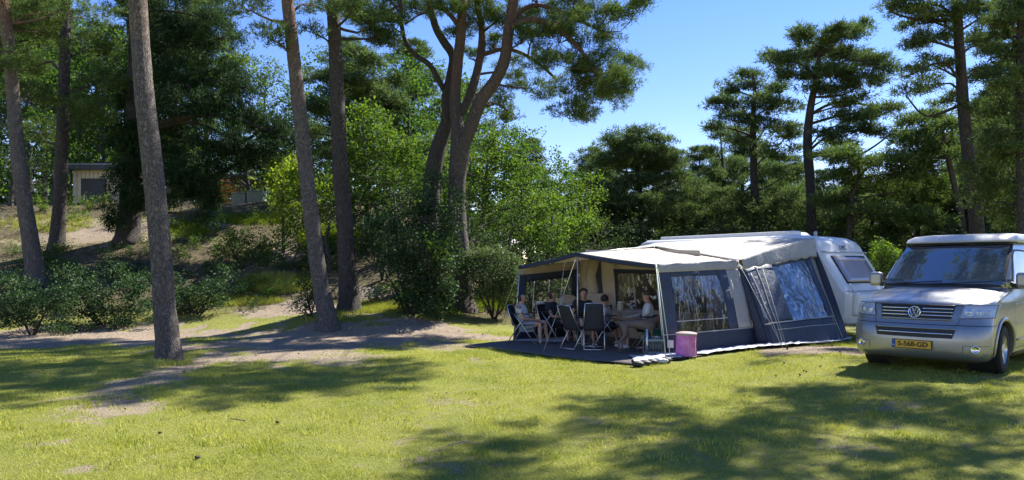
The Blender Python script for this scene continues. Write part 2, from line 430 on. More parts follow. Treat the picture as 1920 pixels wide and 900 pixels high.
def wood_tube(mb, pr, n, step, rough=0.0):
    """pr: (x,y,z,r) control points -> smooth bark tube"""
    q = catmull(pr, step); pts = q[:, :3]; rad = np.maximum(q[:, 3], .004)
    i0 = len(mb.v); mb.tube(pts, list(rad), n)
    if rough:
        for i in range(len(pts)):
            for k in range(n):
                v = Vector(mb.v[i0 + i * n + k]); c = Vector(pts[i]); d = v - c
                a = math.atan2(d.y, d.x)
                r = noise.noise(Vector((math.cos(a) * 3.5, math.sin(a) * 3.5, v.z * 1.6))) * .9 + noise.noise(Vector((math.cos(a) * 8, math.sin(a) * 8, v.z * 7))) * .7
                mb.v[i0 + i * n + k] = tuple(c + d * (1 + rough * r))
    return q

def tree(name, label, cat, base, stems, blobs, bark, leafm, kind='pine', dens=1.0, L=.12, wd=.02, group=None,
         nside=10, step=.5, rough=0.0, clump=.45, flat=.5, tufts=26, kneed=7, attach_drop=.35, twig=True, nlimb=None, extra=None):
    """stems: list of lists of (x,y,z,r) in world; blobs: list of (x,y,z,rx,ry,rz,nclumps) in world"""
    base = Vector(base); root = thing(name, label, cat, base, 0, group)
    B = np.array([base.x, base.y, base.z, 0.0])
    tb = MB(); bb = MB(); sk = []
    for i, st in enumerate(stems):
        st = [np.array(p, float) - B for p in st]
        q = wood_tube(tb, st, nside if i == 0 else max(6, nside - 2), step, rough); sk.append(q)
    SK = np.concatenate(sk); C_all = []; D_all = []; R_all = []
    for b in blobs:
        c = np.array(b[:3], float) - B[:3]; r = np.array(b[3:6], float); nc = int(b[6])
        tgt = c - np.array([0, 0, attach_drop * (np.linalg.norm(r[:2]) + .5)])
        d = np.linalg.norm((SK[:, :3] - tgt) * np.array([1, 1, 1.4]), axis=1); ai = int(np.argmin(d)); A = SK[ai]
        Lb = np.linalg.norm(c - A[:3]); r0 = min(A[3] * .5, .018 * Lb + .025)
        bp = [np.array([*A[:3], r0])]
        if Lb > .3:
            side = rng.normal(size=3) * .13 * Lb; mid = A[:3] * .5 + c * .5 + side + np.array([0, 0, .02 * Lb])
            bp.append(np.array([*mid, r0 * .7])); bp.append(np.array([*(c), r0 * .38])); 
            q = wood_tube(bb, bp, 6, .3); 
        else: q = np.array([[*A[:3], r0], [*c, r0 * .5]])
        u = nrm(rng.normal(size=(nc, 3))); rad = rng.uniform(.25, 1, (nc, 1)) ** .5
        cc = c + u * rad * r
        for p in cc:
            if twig:
                j = int(np.argmin(np.linalg.norm(q[:, :3] - (p - np.array([0, 0, .15])), axis=1))); j = min(j, len(q) - 1)
                m = (q[j, :3] + p) / 2 + rng.normal(size=3) * .07
                bb.tube([q[j, :3], m, p], [max(.008, q[j, 3] * .45), .009, .005], 4, False)
        C_all.append(cc); D_all.append(nrm(u * r + np.array([0, 0, .3])))
    if C_all:
        cc = np.concatenate(C_all); dd = np.concatenate(D_all); n = int(tufts * dens)
        ctr = np.repeat(cc, n, 0); dr = np.repeat(dd, n, 0); cs = np.repeat(rng.uniform(.6, 1.25, (len(cc), 1)), n, 0) * clump
        off = nrm(rng.normal(size=ctr.shape)) * rng.uniform(.15, 1, (len(ctr), 1)) ** .6 * cs * np.array([1, 1, flat])
        # foliage sits mainly on the upper side of each clump
        pos = ctr + off + np.array([0, 0, .05])
        if kind == 'pine':
            V, k = needles(pos, nrm(off + dr * .2 + np.array([0, 0, .15])), kneed, L, wd)
        elif kind == 'spruce':
            V, k = needles(pos, nrm(dr * .5 + np.array([0, 0, -.7])), kneed, L, wd, .6)
        else:
            V, k = leaves(pos, L, wd)
        link('crown', big_mesh('crown', V, k), leafm, root, kind='stuff')
    o = tb.build('trunk', bark, root, True)
    if bb.v: bb.build('branches', bark, root, True, kind='stuff')
    if extra: extra(root, B)
    return root

def px_stem(pts, Y, wpx=True, jitter=0):
    """trace of a stem: (px, py, width_px[, dY]) at distance Y"""
    out = []
    for p in pts:
        dy = p[3] if len(p) > 3 else 0
        v = P(p[0], p[1], Y + dy); out.append((v.x, v.y, v.z, p[2] / 2 / FPX * Y))
    return out

def px_blob(px, py, rx, ry, Y, n, dY=0, rY=None):
    v = P(px, py, Y + dY); k = Y / FPX
    return (v.x, v.y, v.z, rx * k, (rY if rY is not None else (rx * k * .8)), ry * k, n)

def root_flare(st, base):
    """prepend flared foot so that the trunk stands in the ground"""
    x, y, z, r = st[0]
    return [(x, y, base.z - .25, r * 1.45), (x, y, base.z + .03, r * 1.28), (x, y, base.z + .22, r * 1.06)] + [p for p in st if p[2] > base.z + .4]

def blob_cloud(cx, cy, z0, z1, rad, n, nc, prof=None, rz=.55, size=.9):
    out = []
    for i in range(n):
        t = (i + random.random()) / n; z = z0 + (z1 - z0) * t
        rr = rad * (prof(t) if prof else math.sqrt(max(0, 1 - (2 * t - 1) ** 2)) * .9 + .15)
        a = i * 2.4 + random.uniform(-.5, .5); q = rr * random.uniform(.35, 1)
        s = size * random.uniform(.7, 1.3)
        out.append((cx + math.cos(a) * q, cy + math.sin(a) * q, z, s, s, s * rz, nc))
    return out

# ---- foreground trunks on the left
GR_L = 'tall pine trunks in front of the dune'
g = GP(316, 676)
st = px_stem([(316, 676, 43), (309, 580, 39), (302, 480, 38), (293, 380, 37), (284, 290, 36), (272, 190, 34), (264, 90, 33), (259, 0, 32), (256, -150, 29), (258, -350, 24), (262, -600, 16)], g.y)
st = root_flare(st, g)
top = st[-1]
bl = blob_cloud(top[0], top[1], 7.9, 13, 2.6, 16, 5, size=.8)
tree('pine_tree', 'tall straight pine nearest the camera, thick flaky trunk standing left of centre in shade patch', 'tree', g, [st], bl, bark_pine, M_needle, group=GR_L, nside=28, step=.07, rough=.05, wd=.022, L=.14)

g = GP(615, 617)
st = px_stem([(615, 617, 36), (603, 545, 31), (590, 455, 29), (575, 330, 28), (563, 220, 26), (550, 100, 24), (539, 0, 22), (528, -130, 20), (520, -300, 16), (515, -500, 10)], g.y)
st = root_flare(st, g)
bl = blob_cloud(st[-1][0], st[-1][1], 9.6, 15.5, 2.4, 14, 5, size=.9)
bl += [px_blob(470, 20, 55, 24, g.y, 9, .5), px_blob(590, 10, 40, 14, g.y, 6, .6), px_blob(500, 70, 40, 18, g.y, 7, -.4)]
tree('pine_tree', 'slim pine with leaning grey-brown trunk on the sandy bank, left of the darker straight pine', 'tree', g, [st], bl, bark_pine, M_needle, group=GR_L, nside=24, step=.09, rough=.06, wd=.024, L=.14)

g = GP(655, 582)
st = px_stem([(655, 582, 40), (651, 500, 33), (646, 410, 31), (639, 330, 29), (634, 220, 27), (629, 100, 25), (624, 0, 23), (620, -140, 20), (618, -300, 16), (615, -460, 10)], g.y)
st = root_flare(st, g)
bl = blob_cloud(st[-1][0], st[-1][1], 11.5, 17, 2.4, 12, 5, size=.9)
bl += [px_blob(665, 8, 34, 12, g.y, 6, -.8), px_blob(585, 60, 30, 8, g.y, 3, -.5), px_blob(700, 40, 38, 20, g.y, 9, 1.0), px_blob(715, 70, 30, 14, g.y, 7, 1.2)]
tree('pine_tree', 'dark straight pine just right of the slim leaning pine beside the sandy path', 'tree', g, [st], bl, bark_dark, M_needle, group=GR_L, nside=22, step=.1, rough=.06, wd=.026, L=.15)

g = GP(68, 528)
st = px_stem([(68, 528, 33), (55, 440, 28), (40, 340, 25), (30, 250, 23), (22, 150, 22), (14, 60, 20), (6, -20, 18), (-4, -150, 14), (-10, -280, 9)], g.y)
st = root_flare(st, g)
bl = blob_cloud(st[-1][0], st[-1][1], 10, 14.5, 2.6, 12, 5, size=.9)
bl += [px_blob(70, 60, 60, 26, g.y, 14, .8), px_blob(20, 110, 45, 22, g.y, 10, -.5), px_blob(60, 175, 50, 20, g.y, 11, 1), px_blob(110, 20, 50, 20, g.y, 10, .5), px_blob(10, 215, 40, 14, g.y, 6, .5)]
tree('pine_tree', 'leaning pine at the far left edge rising out of the dark shrubs', 'tree', g, [st], bl, bark_pine, M_needle, group=GR_L, nside=20, step=.12, rough=.06, wd=.026, L=.15)

g = GP(108, 466)
st = px_stem([(107, 466, 27), (112, 380, 23), (117, 250, 21), (121, 120, 19), (124, 0, 17), (126, -120, 13), (126, -220, 8)], g.y)
st = root_flare(st, g)
bl = blob_cloud(st[-1][0], st[-1][1], 12.0, 16.5, 2.6, 10, 6, size=1.0)
bl += [px_blob(170, 90, 50, 24, g.y, 12, .8), px_blob(170, 210, 45, 26, g.y, 12, -.8), px_blob(75, 250, 40, 22, g.y, 8, .5), px_blob(195, 150, 40, 20, g.y, 9, 0), px_blob(90, 30, 45, 20, g.y, 9, 1), px_blob(160, 30, 50, 20, g.y, 9, 1), px_blob(60, 130, 40, 20, g.y, 8, 1.3)]
tree('pine_tree', 'dark pine on the dune slope just left of the wooden cabin', 'tree', g, [st], bl, bark_dark, M_needle, group=GR_L, nside=18, step=.15, rough=.06, wd=.03, L=.17)

# ---- the big forked pine in the middle
g = GP(862, 577); Y0 = g.y
A = px_stem([(863, 577, 50), (866, 540, 42), (861, 470, 38), (857, 400, 34), (857, 340, 33), (862, 285, 36), (858, 240, 24, .1), (853, 180, 21, .2), (859, 110, 20, .2), (866, 40, 18, .2), (868, -60, 15, .3), (872, -170, 10, .3)], Y0)
A = root_flare(A, g)
Rl = px_stem([(860, 292, 26), (880, 245, 24, -.2), (901, 190, 24, -.4), (928, 152, 22, -.5), (946, 112, 21, -.6), (953, 62, 20, -.6), (962, 5, 19, -.6), (975, -80, 15, -.7), (985, -180, 9, -.7)], Y0)
Rm = px_stem([(862, 218, 14, .2), (879, 185, 17, .4), (893, 140, 16, .7), (902, 95, 15, .9), (903, 50, 13, 1), (893, 0, 11, 1.1), (885, -90, 7, 1.2)], Y0)
br1 = px_stem([(953, 55, 13, -.6), (990, 38, 12, -.8), (1040, 48, 10, -1), (1085, 90, 8, -1), (1120, 140, 5, -1)], Y0)
br2 = px_stem([(899, 105, 9, .8), (950, 92, 8, .9), (1000, 112, 7, 1), (1045, 150, 5, 1)], Y0)
br3 = px_stem([(955, 40, 10, -.6), (1000, 10, 8, -.2), (1060, 25, 7, 0), (1120, 55, 5, .2)], Y0)
br4 = px_stem([(858, 45, 10, .2), (835, 20, 8, 0), (800, 10, 6, -.3)], Y0)
BL = []
def bbl(px, py, rx, ry, n, d=0, ry3=None): BL.append(px_blob(px, py, rx, ry, Y0, n, d, ry3))
for a in [(1120, 130, 50, 26, 14, .2), (1150, 190, 34, 20, 9, .3), (1090, 215, 30, 14, 6, .2), (1180, 120, 26, 20, 8, .3), (1060, 45, 44, 24, 10, -.9)]: bbl(*a)
for a in [(900, 20, 50, 28, 16, .6), (860, 50, 34, 22, 10, .8), (830, 12, 40, 20, 11, -.4), (945, 30, 40, 24, 12, .8), (1005, 50, 48, 28, 17, .3), (1050, 80, 50, 32, 18, -.6),
          (1105, 105, 48, 34, 18, -.9), (1140, 150, 44, 30, 18, -1), (1165, 165, 34, 20, 11, -.6), (1095, 175, 40, 26, 14, -.4), (1075, 210, 34, 18, 9, -1.2), (1035, 165, 34, 26, 9, .6),
          (1060, 15, 50, 24, 15, .4), (1120, 30, 48, 28, 16, 0), (1170, 20, 45, 24, 13, .5), (1150, 70, 34, 20, 8, .9), (990, 120, 34, 26, 8, 1), (950, 140, 30, 26, 6, 1.3), (945, 190, 28, 22, 6, .9),
          (965, 215, 24, 18, 5, .5), (900, 180, 22, 26, 4, 1.5), (1205, 5, 30, 20, 7, 0), (1000, 0, 50, 24, 10, 1.0), (990, 165, 26, 18, 5, -.3), (875, 5, 40, 20, 9, 1.2), (880, 110, 26, 20, 5, 1.4), (930, 85, 26, 20, 6, 1.2),
          (900, -60, 90, 40, 22, .5), (1010, -70, 90, 40, 22, -.5), (1100, -60, 80, 34, 16, .6), (940, -130, 70, 34, 14, 0), (820, -50, 60, 30, 12, .3), (1060, -130, 60, 30, 10, 0),
          (1040, 120, 30, 20, 7, -1.6), (985, 75, 34, 22, 7, -1.0)]: bbl(*a)
for cx, cy, cz, s_ in [(0.5, 20.5, 12.2, 1.3), (2.2, 20, 12.4, 1.4), (3.9, 19.6, 12.0, 1.4), (5.4, 19.4, 12.2, 1.2), (1.2, 19, 13.4, 1.3), (3.0, 18.8, 13.6, 1.4), (4.8, 18.6, 13.3, 1.2), (-.8, 19.6, 13.2, 1.2), (2.1, 21, 14.4, 1.3), (0.2, 21.4, 14.6, 1.2), (3.8, 20.6, 14.2, 1.2), (-1.9, 20.6, 12.4, 1.2), (5.9, 20.8, 12.6, 1.0), (6.2, 19.2, 13.2, 1.1), (5.4, 20, 13.6, 1.1)]:
    BL.append((cx, cy, cz, s_ * 1.3, s_ * 1.2, .6, 30))
tree('forked_pine_tree', 'big old pine with orange-brown limbs forking into a wide crown right above the tent clearing', 'tree', g, [A, Rl, Rm, br1, br2, br3, br4], BL, bark_big, M_needle,
     nside=26, step=.1, rough=.05, wd=.02, L=.14, tufts=34, kneed=7, clump=.36, flat=.5)

Y1 = Y0 + .9; g1 = Vector(((800 - 960) / FPX * Y1, Y1, GZ((800 - 960) / FPX * Y1, Y1)))
Bst = px_stem([(800, 560, 46), (802, 480, 40), (806, 400, 36), (811, 335, 32), (822, 278, 30), (838, 228, 24), (838, 180, 20), (846, 140, 18), (849, 105, 16), (832, 78, 15), (816, 48, 14), (806, 0, 12), (800, -80, 9), (797, -150, 6)], Y1)
Bst = root_flare(Bst, g1)
Bl = px_stem([(833, 168, 12), (822, 150, 10, -.2), (806, 122, 10, -.3), (778, 102, 9, -.4), (760, 76, 8, -.4), (752, 40, 8, -.4), (750, 0, 7, -.4), (742, -60, 4, -.4)], Y1)
Bt = px_stem([(760, 45, 4, -.4), (785, 28, 4, 0), (800, 24, 4, 0)], Y1)
BL = []
for a in [(700, 20, 42, 24, 13, .3), (735, 45, 34, 22, 9, -.3), (675, 45, 34, 18, 9, .5), (720, 75, 26, 14, 6, -.6), (765, 12, 34, 18, 8, .4), (800, 20, 30, 18, 6, .8), (690, 0, 50, 22, 12, 0), (760, -50, 70, 34, 14, 0), (820, -80, 60, 30, 10, .5), (740, 92, 16, 8, 2, -.3), (650, 20, 22, 14, 5, .8)]:
    BL.append(px_blob(a[0], a[1], a[2], a[3], Y1, a[4], a[5]))
tree('forked_pine_tree', 'dark twisted pine trunk close behind and left of the big orange-limbed pine', 'tree', g1, [Bst, Bl, Bt], BL, bark_dark, M_needle, nside=20, step=.12, rough=.06, wd=.02, L=.14, tufts=34, clump=.36)
# ------------------------------------------------------------------ pines behind the caravan (traced)
GR_R = 'pines beyond the caravan and the van'
def far_pine(label, stem, Y, blobs, mat=M_needle_blue, bark=bark_dark, **kw):
    st = px_stem(stem, Y); x, y, z, r = st[0]; gz = GZ(x, Y)
    st = [(x, y, gz - .3, r * 1.2)] + [p for p in st if p[2] > gz + .3]
    a = dict(nside=10, step=.4, wd=.045, L=.26, tufts=30, clump=.62, flat=.36, kneed=6)
    a.update(kw)
    return tree('pine_tree', label, 'tree', (x, Y, gz), [st], [px_blob(b[0], b[1], b[2], b[3], Y, b[4], b[5] if len(b) > 5 else random.uniform(-1.5, 1.5)) for b in blobs], bark, mat, group=GR_R, **a)

far_pine('round-topped pine standing alone against open sky, left of the caravan roof', [(1204, 560, 15), (1203, 440, 13), (1198, 340, 10), (1190, 280, 7), (1185, 245, 4)], 40,
         [(1160, 268, 34, 14, 12), (1222, 266, 36, 13, 12), (1140, 300, 30, 16, 9), (1258, 300, 34, 16, 11), (1200, 280, 50, 16, 14), (1200, 300, 60, 30, 18), (1190, 360, 66, 30, 20), (1240, 395, 60, 24, 16), (1150, 400, 40, 24, 12), (1190, 252, 46, 12, 9), (1165, 275, 36, 12, 8), (1225, 280, 40, 13, 9), (1155, 310, 38, 13, 9), (1205, 310, 44, 14, 9), (1255, 310, 40, 13, 9), (1150, 345, 36, 14, 8), (1205, 345, 46, 14, 10), (1270, 340, 38, 14, 9), (1160, 380, 38, 15, 9), (1225, 380, 50, 15, 11), (1280, 370, 30, 14, 7), (1160, 415, 34, 12, 6), (1220, 410, 46, 12, 7), (1125, 385, 26, 14, 5), (1280, 400, 30, 12, 5)])
far_pine('small pointed pine between the lone round pine and the thick-crowned one', [(1368, 560, 9), (1362, 440, 8), (1357, 340, 6), (1352, 270, 3), (1350, 245, 2)], 44,
         [(1351, 258, 12, 9, 4), (1345, 285, 24, 9, 6), (1362, 305, 26, 9, 6), (1335, 325, 28, 10, 7), (1375, 335, 22, 10, 5), (1350, 355, 34, 11, 8), (1330, 385, 30, 11, 7), (1375, 385, 28, 11, 6)])
far_pine('dense two-storey pine with dark straight trunk, left of the tallest far pine', [(1420, 560, 20), (1418, 440, 17), (1414, 330, 15), (1412, 230, 11), (1415, 170, 7), (1412, 140, 4)], 38,
         [(1405, 145, 28, 10, 8), (1375, 165, 28, 10, 8), (1440, 165, 34, 12, 9), (1355, 195, 28, 10, 8), (1400, 190, 44, 12, 12), (1460, 200, 38, 12, 11), (1375, 225, 36, 11, 9), (1440, 235, 44, 13, 12), (1345, 240, 22, 9, 5), (1480, 245, 30, 14, 8), (1460, 285, 40, 16, 10), (1480, 325, 34, 16, 9), (1440, 320, 30, 16, 8), (1455, 365, 44, 16, 10), (1490, 395, 36, 16, 9), (1385, 270, 22, 10, 4), (1420, 400, 40, 16, 8)])
far_pine('tallest far pine with flat wind-swept crown and bare curved dark trunk over the caravan', [(1522, 600, 22), (1522, 440, 19), (1520, 350, 18), (1514, 270, 17), (1520, 200, 14), (1530, 150, 11), (1538, 90, 7), (1545, 60, 4)], 35,
         [(1505, 62, 20, 8, 6), (1525, 78, 38, 10, 12), (1580, 65, 40, 10, 12), (1612, 48, 16, 7, 4), (1465, 112, 34, 9, 10), (1440, 108, 14, 6, 3), (1515, 108, 44, 11, 14), (1580, 102, 50, 12, 16), (1630, 120, 32, 12, 10), (1500, 140, 44, 11, 13), (1560, 140, 52, 12, 16), (1620, 155, 44, 12, 12), (1655, 130, 16, 8, 3), (1545, 170, 44, 11, 10), (1600, 190, 40, 10, 9), (1640, 210, 44, 9, 9), (1595, 222, 40, 10, 9), (1665, 205, 22, 7, 4), (1560, 250, 34, 9, 7), (1625, 245, 44, 9, 8), (1670, 252, 26, 7, 4), (1580, 265, 40, 9, 6)])
far_pine('low spreading pine branches under the flat crown, right of the bare curved trunk', [(1590, 600, 10), (1592, 430, 9), (1600, 360, 7), (1620, 320, 5), (1640, 300, 3)], 31,
         [(1560, 285, 36, 10, 7), (1600, 300, 44, 11, 10), (1655, 308, 46, 11, 11), (1710, 325, 44, 12, 11), (1745, 345, 34, 12, 8), (1580, 335, 40, 14, 10), (1640, 345, 50, 14, 12), (1700, 365, 46, 14, 10), (1750, 375, 30, 12, 7), (1560, 375, 40, 15, 9), (1620, 395, 50, 15, 11), (1690, 405, 46, 14, 9), (1570, 415, 30, 12, 6), (1740, 410, 34, 14, 6)], M_needle)
far_pine('reddish leaning pine with a small tufted crown left of the thick pine at right', [(1808, 600, 13), (1806, 440, 12), (1795, 370, 11), (1783, 320, 10), (1773, 275, 8), (1768, 240, 4)], 30,
         [(1750, 222, 30, 8, 7), (1715, 232, 24, 7, 5), (1785, 238, 26, 8, 6), (1735, 250, 38, 9, 9), (1780, 262, 30, 9, 6), (1710, 270, 30, 8, 7), (1745, 280, 40, 10, 8), (1700, 295, 30, 8, 5), (1795, 290, 22, 9, 4), (1720, 310, 26, 8, 4)], M_needle, bark_big)
Yq = 24
far_pine('thick tall pine rising behind the van, crown cut by the top of the picture', [(1836, 640, 30), (1832, 440, 26), (1822, 340, 24), (1810, 240, 21), (1803, 150, 19), (1797, 60, 17), (1792, -30, 14), (1790, -150, 9)], Yq,
         [(1700, 8, 50, 12, 12, 0), (1670, 22, 24, 8, 4, 0), (1720, 45, 34, 12, 8, .5), (1750, 75, 34, 12, 9, 0), (1710, 85, 24, 10, 5, .3), (1760, 20, 50, 18, 14, -.5), (1850, 25, 50, 24, 16, 0), (1840, 85, 44, 22, 13, .5), (1745, 120, 40, 12, 7, 0), (1710, 140, 26, 9, 4, 0), (1735, 160, 36, 12, 6, .6), (1700, 180, 26, 8, 3, 0), (1860, 140, 44, 20, 12, .4), (1765, 185, 34, 12, 5, .8), (1850, 195, 44, 20, 12, 0), (1845, 245, 40, 18, 8, .6), (1780, -50, 90, 34, 18, 0), (1780, -120, 70, 34, 14, 0), (1860, -70, 60, 34, 12, .5), (1700, -40, 50, 20, 8, 0)],
         bark=bark_dark, nside=18, step=.18, rough=.06, wd=.03, L=.19, clump=.42)
Yq = 21
far_pine('dark pine whose trunk stands against the right edge of the picture above the van', [(1922, 640, 28), (1920, 440, 24), (1918, 320, 22), (1915, 200, 19), (1915, 80, 16), (1918, -60, 12), (1920, -150, 6)], Yq,
         [(1860, 60, 40, 30, 14, .8), (1870, 200, 40, 30, 12, .8), (1850, 320, 40, 26, 10, .8), (1890, 400, 44, 26, 12, .8), (1845, 380, 30, 24, 7, .9), (1890, 30, 44, 26, 14, 0), (1900, 90, 40, 24, 13, .4), (1880, 150, 40, 22, 12, -.3), (1900, 205, 44, 24, 14, .3), (1870, 255, 44, 18, 9, .5), (1900, 290, 50, 24, 13, 0), (1880, 335, 40, 22, 10, .5), (1915, 370, 40, 24, 9, .2), (1960, 100, 60, 60, 22, 0), (1960, 250, 60, 60, 20, 0), (1930, -60, 60, 40, 16, 0)],
         bark=bark_dark, nside=16, step=.2, rough=.06, wd=.03, L=.17, clump=.42)

# ---- pine beyond the frame at the right whose crown shades the foreground
def shade_pine(x, y, z0, z1, rad, n, label, nc=7, lean=0, stem=None):
    b = Vector((x, y, GZ(x, y)))
    st = [(x, y, b.z - .2, .24), (x, y, b.z + .3, .18), (x + .1, y, 4, .12), (x - .1 + lean * .5, y + .1, 7, .06), (x + lean, y, z1 - .5, .02)]
    if stem: st = stem
    bl = blob_cloud(x + lean, y, z0, z1, rad, n, nc, size=.85, rz=.5)
    if stem: b = Vector((stem[0][0], stem[0][1], GZ(stem[0][0], stem[0][1])))
    return tree('pine_tree', label, 'tree', b, [st], bl, bark_pine, M_needle, nside=14, step=.25, rough=.06, wd=.03, L=.18, tufts=24, clump=.42, group='pines outside the right edge')
shade_pine(12.6, 13.2, 8.3, 13.8, 3.6, 24, 'pine just outside the right edge, its crown throwing dappled shade on the lawn', 13, -2.6, [(14.6, 12, -.2, .22), (14.6, 12, .4, .17), (14.6, 12, 4, .14), (13.8, 12.2, 7, .10), (10.8, 13, 10.4, .06), (10, 13.2, 13, .03)])
shade_pine(11.0, 9.0, 8.0, 12.5, 3.6, 20, 'second pine outside the right edge nearer the camera, shading the lawn corner', 13, -1.0)
shade_pine(16.5, 20.5, 11.0, 16.0, 3.0, 15, 'pine outside the right edge behind the parked van', 5)

# ---- spruce over the dune
g = GP(240, 452); Ys = g.y
st = root_flare([(g.x, g.y, g.z, .42), (g.x + .1, g.y, g.z + 2, .34), (g.x + .25, g.y, g.z + 6, .26), (g.x + .3, g.y, g.z + 10, .18), (g.x + .3, g.y, g.z + 15.5, .05)], g)
BL = []
for a in [(330, 150, 60, 22, 16, 0), (400, 130, 60, 20, 16, .5), (460, 165, 44, 18, 12, 0), (350, 195, 64, 20, 18, -.6), (430, 215, 64, 20, 18, 0), (500, 240, 40, 16, 10, .3), (540, 262, 28, 10, 5, .3), (340, 240, 60, 18, 16, .5), (410, 265, 66, 18, 18, -.5), (480, 285, 50, 16, 11, 0),
          (310, 285, 50, 16, 13, 0), (370, 310, 54, 14, 12, -.8), (330, 335, 44, 14, 10, -1), (370, 345, 36, 16, 10, -.8), (350, 370, 40, 14, 8, -.6), (385, 378, 22, 12, 5, -.6), (255, 250, 44, 22, 13, 0), (225, 275, 40, 16, 10, -.3), (262, 320, 36, 18, 10, -.4), (252, 360, 26, 16, 7, -.7), (222, 345, 14, 14, 3, -.8), (215, 395, 10, 16, 3, -.9), (275, 380, 26, 20, 7, -.3),
          (270, 190, 50, 26, 14, .3), (240, 140, 50, 24, 12, .6), (300, 100, 60, 24, 16, 0), (360, 80, 50, 22, 13, .6), (290, 50, 60, 22, 14, .3), (370, 30, 60, 24, 14, 0), (300, 0, 60, 24, 12, .3), (420, 70, 44, 18, 8, .2), (330, -50, 80, 34, 14, 0), (300, -110, 60, 34, 10, 0),
          (385, 400, 12, 16, 3, -.8), (212, 420, 10, 12, 2, -.9), (450, 305, 26, 9, 4, -.3)]:
    BL.append(px_blob(a[0], a[1], a[2], a[3], Ys, a[4], a[5]))
tree('spruce_tree', 'huge dark spruce with flared trunk and drooping branches in front of the cabin', 'tree', g, [st], BL, bark_dark, M_spruce, kind='spruce', nside=18, step=.25, rough=.05,
     L=.17, wd=.03, tufts=48, kneed=6, clump=.55, flat=.8, attach_drop=-.1)

# ---- broadleaf trees and bushes
M_rhodo2 = leafmat('leaves_greygreen', [(.1, (.05, .085, .035)), (.5, (.10, .15, .06)), (.85, (.20, .25, .12))], .3, .4, (1.1, 1.2, .6), 1.6)
def bush(label, px, py, blobs, mat=M_rhodo, L=.09, wd=.045, tufts=60, clump=.32, flat=.8, name='bush', cat='bush', stems=3, group=None, bark=None, Y=None):
    g = GP(px, py) if Y is None else Vector(((px - 960) / FPX * Y, Y, GZ((px - 960) / FPX * Y, Y)))
    bl = [px_blob(b[0], b[1], b[2], b[3], g.y, b[4], b[5] if len(b) > 5 else 0) for b in blobs]
    for i, b in enumerate(bl):
        gz = GZ(b[0], b[1]); 
        if b[2] < gz + b[5] * .4: bl[i] = (b[0], b[1], gz + b[5] * .4, *b[3:])
    ms = []
    for i in range(stems):
        b = bl[int(i * len(bl) / stems)]
        ms.append([(g.x + random.uniform(-.1, .1), g.y, g.z - .1, .035), ((g.x + b[0]) / 2, (g.y + b[1]) / 2, (g.z + b[2]) / 2, .025), (b[0], b[1], b[2], .012)])
    return tree(name, label, cat, g, ms, bl, bark or bark_dark, mat, kind='leaf', L=L, wd=wd, tufts=tufts, clump=clump, flat=flat, nside=6, group=group)

bush('broad dark glossy shrub at the far left under the leaning pine', 60, 628, [(10, 540, 30, 18, 12), (45, 570, 44, 24, 20), (100, 560, 36, 20, 14), (15, 590, 40, 26, 16), (80, 595, 44, 22, 18), (40, 535, 34, 14, 9, .8)], tufts=52)
bush('long dark shrub bank at the foot of the dune, left of the nearest pine', 190, 610, [(140, 540, 34, 16, 12), (185, 555, 40, 20, 16), (235, 545, 36, 18, 13), (150, 580, 40, 20, 15), (210, 585, 44, 18, 15), (265, 570, 30, 18, 10), (130, 515, 30, 12, 8, .9), (210, 510, 34, 12, 8, .9), (270, 525, 30, 14, 8, .8)], tufts=52)
bush('dark shrub just right of the nearest pine trunk', 370, 592, [(340, 545, 26, 16, 10), (370, 555, 34, 18, 13), (405, 540, 28, 14, 9, .4), (345, 575, 26, 12, 7), (400, 570, 26, 12, 7), (420, 515, 26, 12, 6, 1.2)], tufts=50)
def scrub(label, x0, x1, y0, y1, n, mat, L=.075, seed=0):
    random.seed(300 + seed); bl = []
    for i in range(n):
        px, py = random.uniform(x0, x1), random.uniform(y0, y1); g_ = GP(px, py); r_ = random.uniform(.12, .42); h_ = random.uniform(.12, .42)
        bl.append((g_.x, g_.y, g_.z + h_ * .55, r_, r_ * .8, h_ * .6, random.randint(2, 5)))
    g_ = GP((x0 + x1) / 2, (y0 + y1) / 2); ms = [[(b[0], b[1], b[2] - b[5] - .1, .012), (b[0] + .05, b[1], b[2], .006)] for b in bl[::3]]
    return tree('undergrowth', label, 'undergrowth', g_, ms, bl, bark_dark, mat, kind='leaf', L=L, wd=L * .5, tufts=34, clump=.22, flat=.8, nside=5)
scrub('straggly dark undergrowth at the far left foot of the dune', -60, 150, 515, 632, 34, M_rhodo, seed=1)
scrub('straggly undergrowth on the bank just left of the nearest trunk', 110, 300, 500, 622, 38, M_rhodo, seed=2)
scrub('thin undergrowth on the bank right of the nearest trunk', 320, 480, 495, 590, 30, M_rhodo, seed=3)
scrub('loose green undergrowth between the nearest and the slim leaning pine', 440, 590, 460, 560, 30, M_oak_dark, seed=4)
scrub('low brown-green growth across the shaded middle of the dune slope', 20, 300, 465, 510, 34, M_oak_dark, .07, seed=8)
scrub('low green growth on the slope below the grey boxes', 300, 470, 430, 500, 26, M_oak, .07, seed=9)
scrub('fresh low growth along the dune crest', 60, 480, 396, 430, 26, M_oak, .07, seed=5)
scrub('dark ground growth under the big thicket beside the path', 690, 850, 540, 592, 30, M_oak_dark, seed=6)
scrub('low weeds along the sunlit shrub left of the tent', 860, 965, 560, 582, 16, M_oak, .06, seed=7)
random.seed(9)
bush('leafy green shrub on the sunny upper slope of the dune', 450, 492, [(425, 455, 28, 14, 9), (455, 445, 34, 16, 12), (490, 455, 30, 14, 9), (420, 475, 24, 9, 6), (470, 475, 34, 10, 8), (515, 460, 22, 12, 6), (540, 440, 20, 10, 5, .5)], M_oak, tufts=44)
bush('small dark bush at the foot of the slim leaning pine', 583, 598, [(575, 545, 16, 14, 6), (590, 565, 16, 14, 6), (570, 580, 14, 12, 5)], tufts=46)
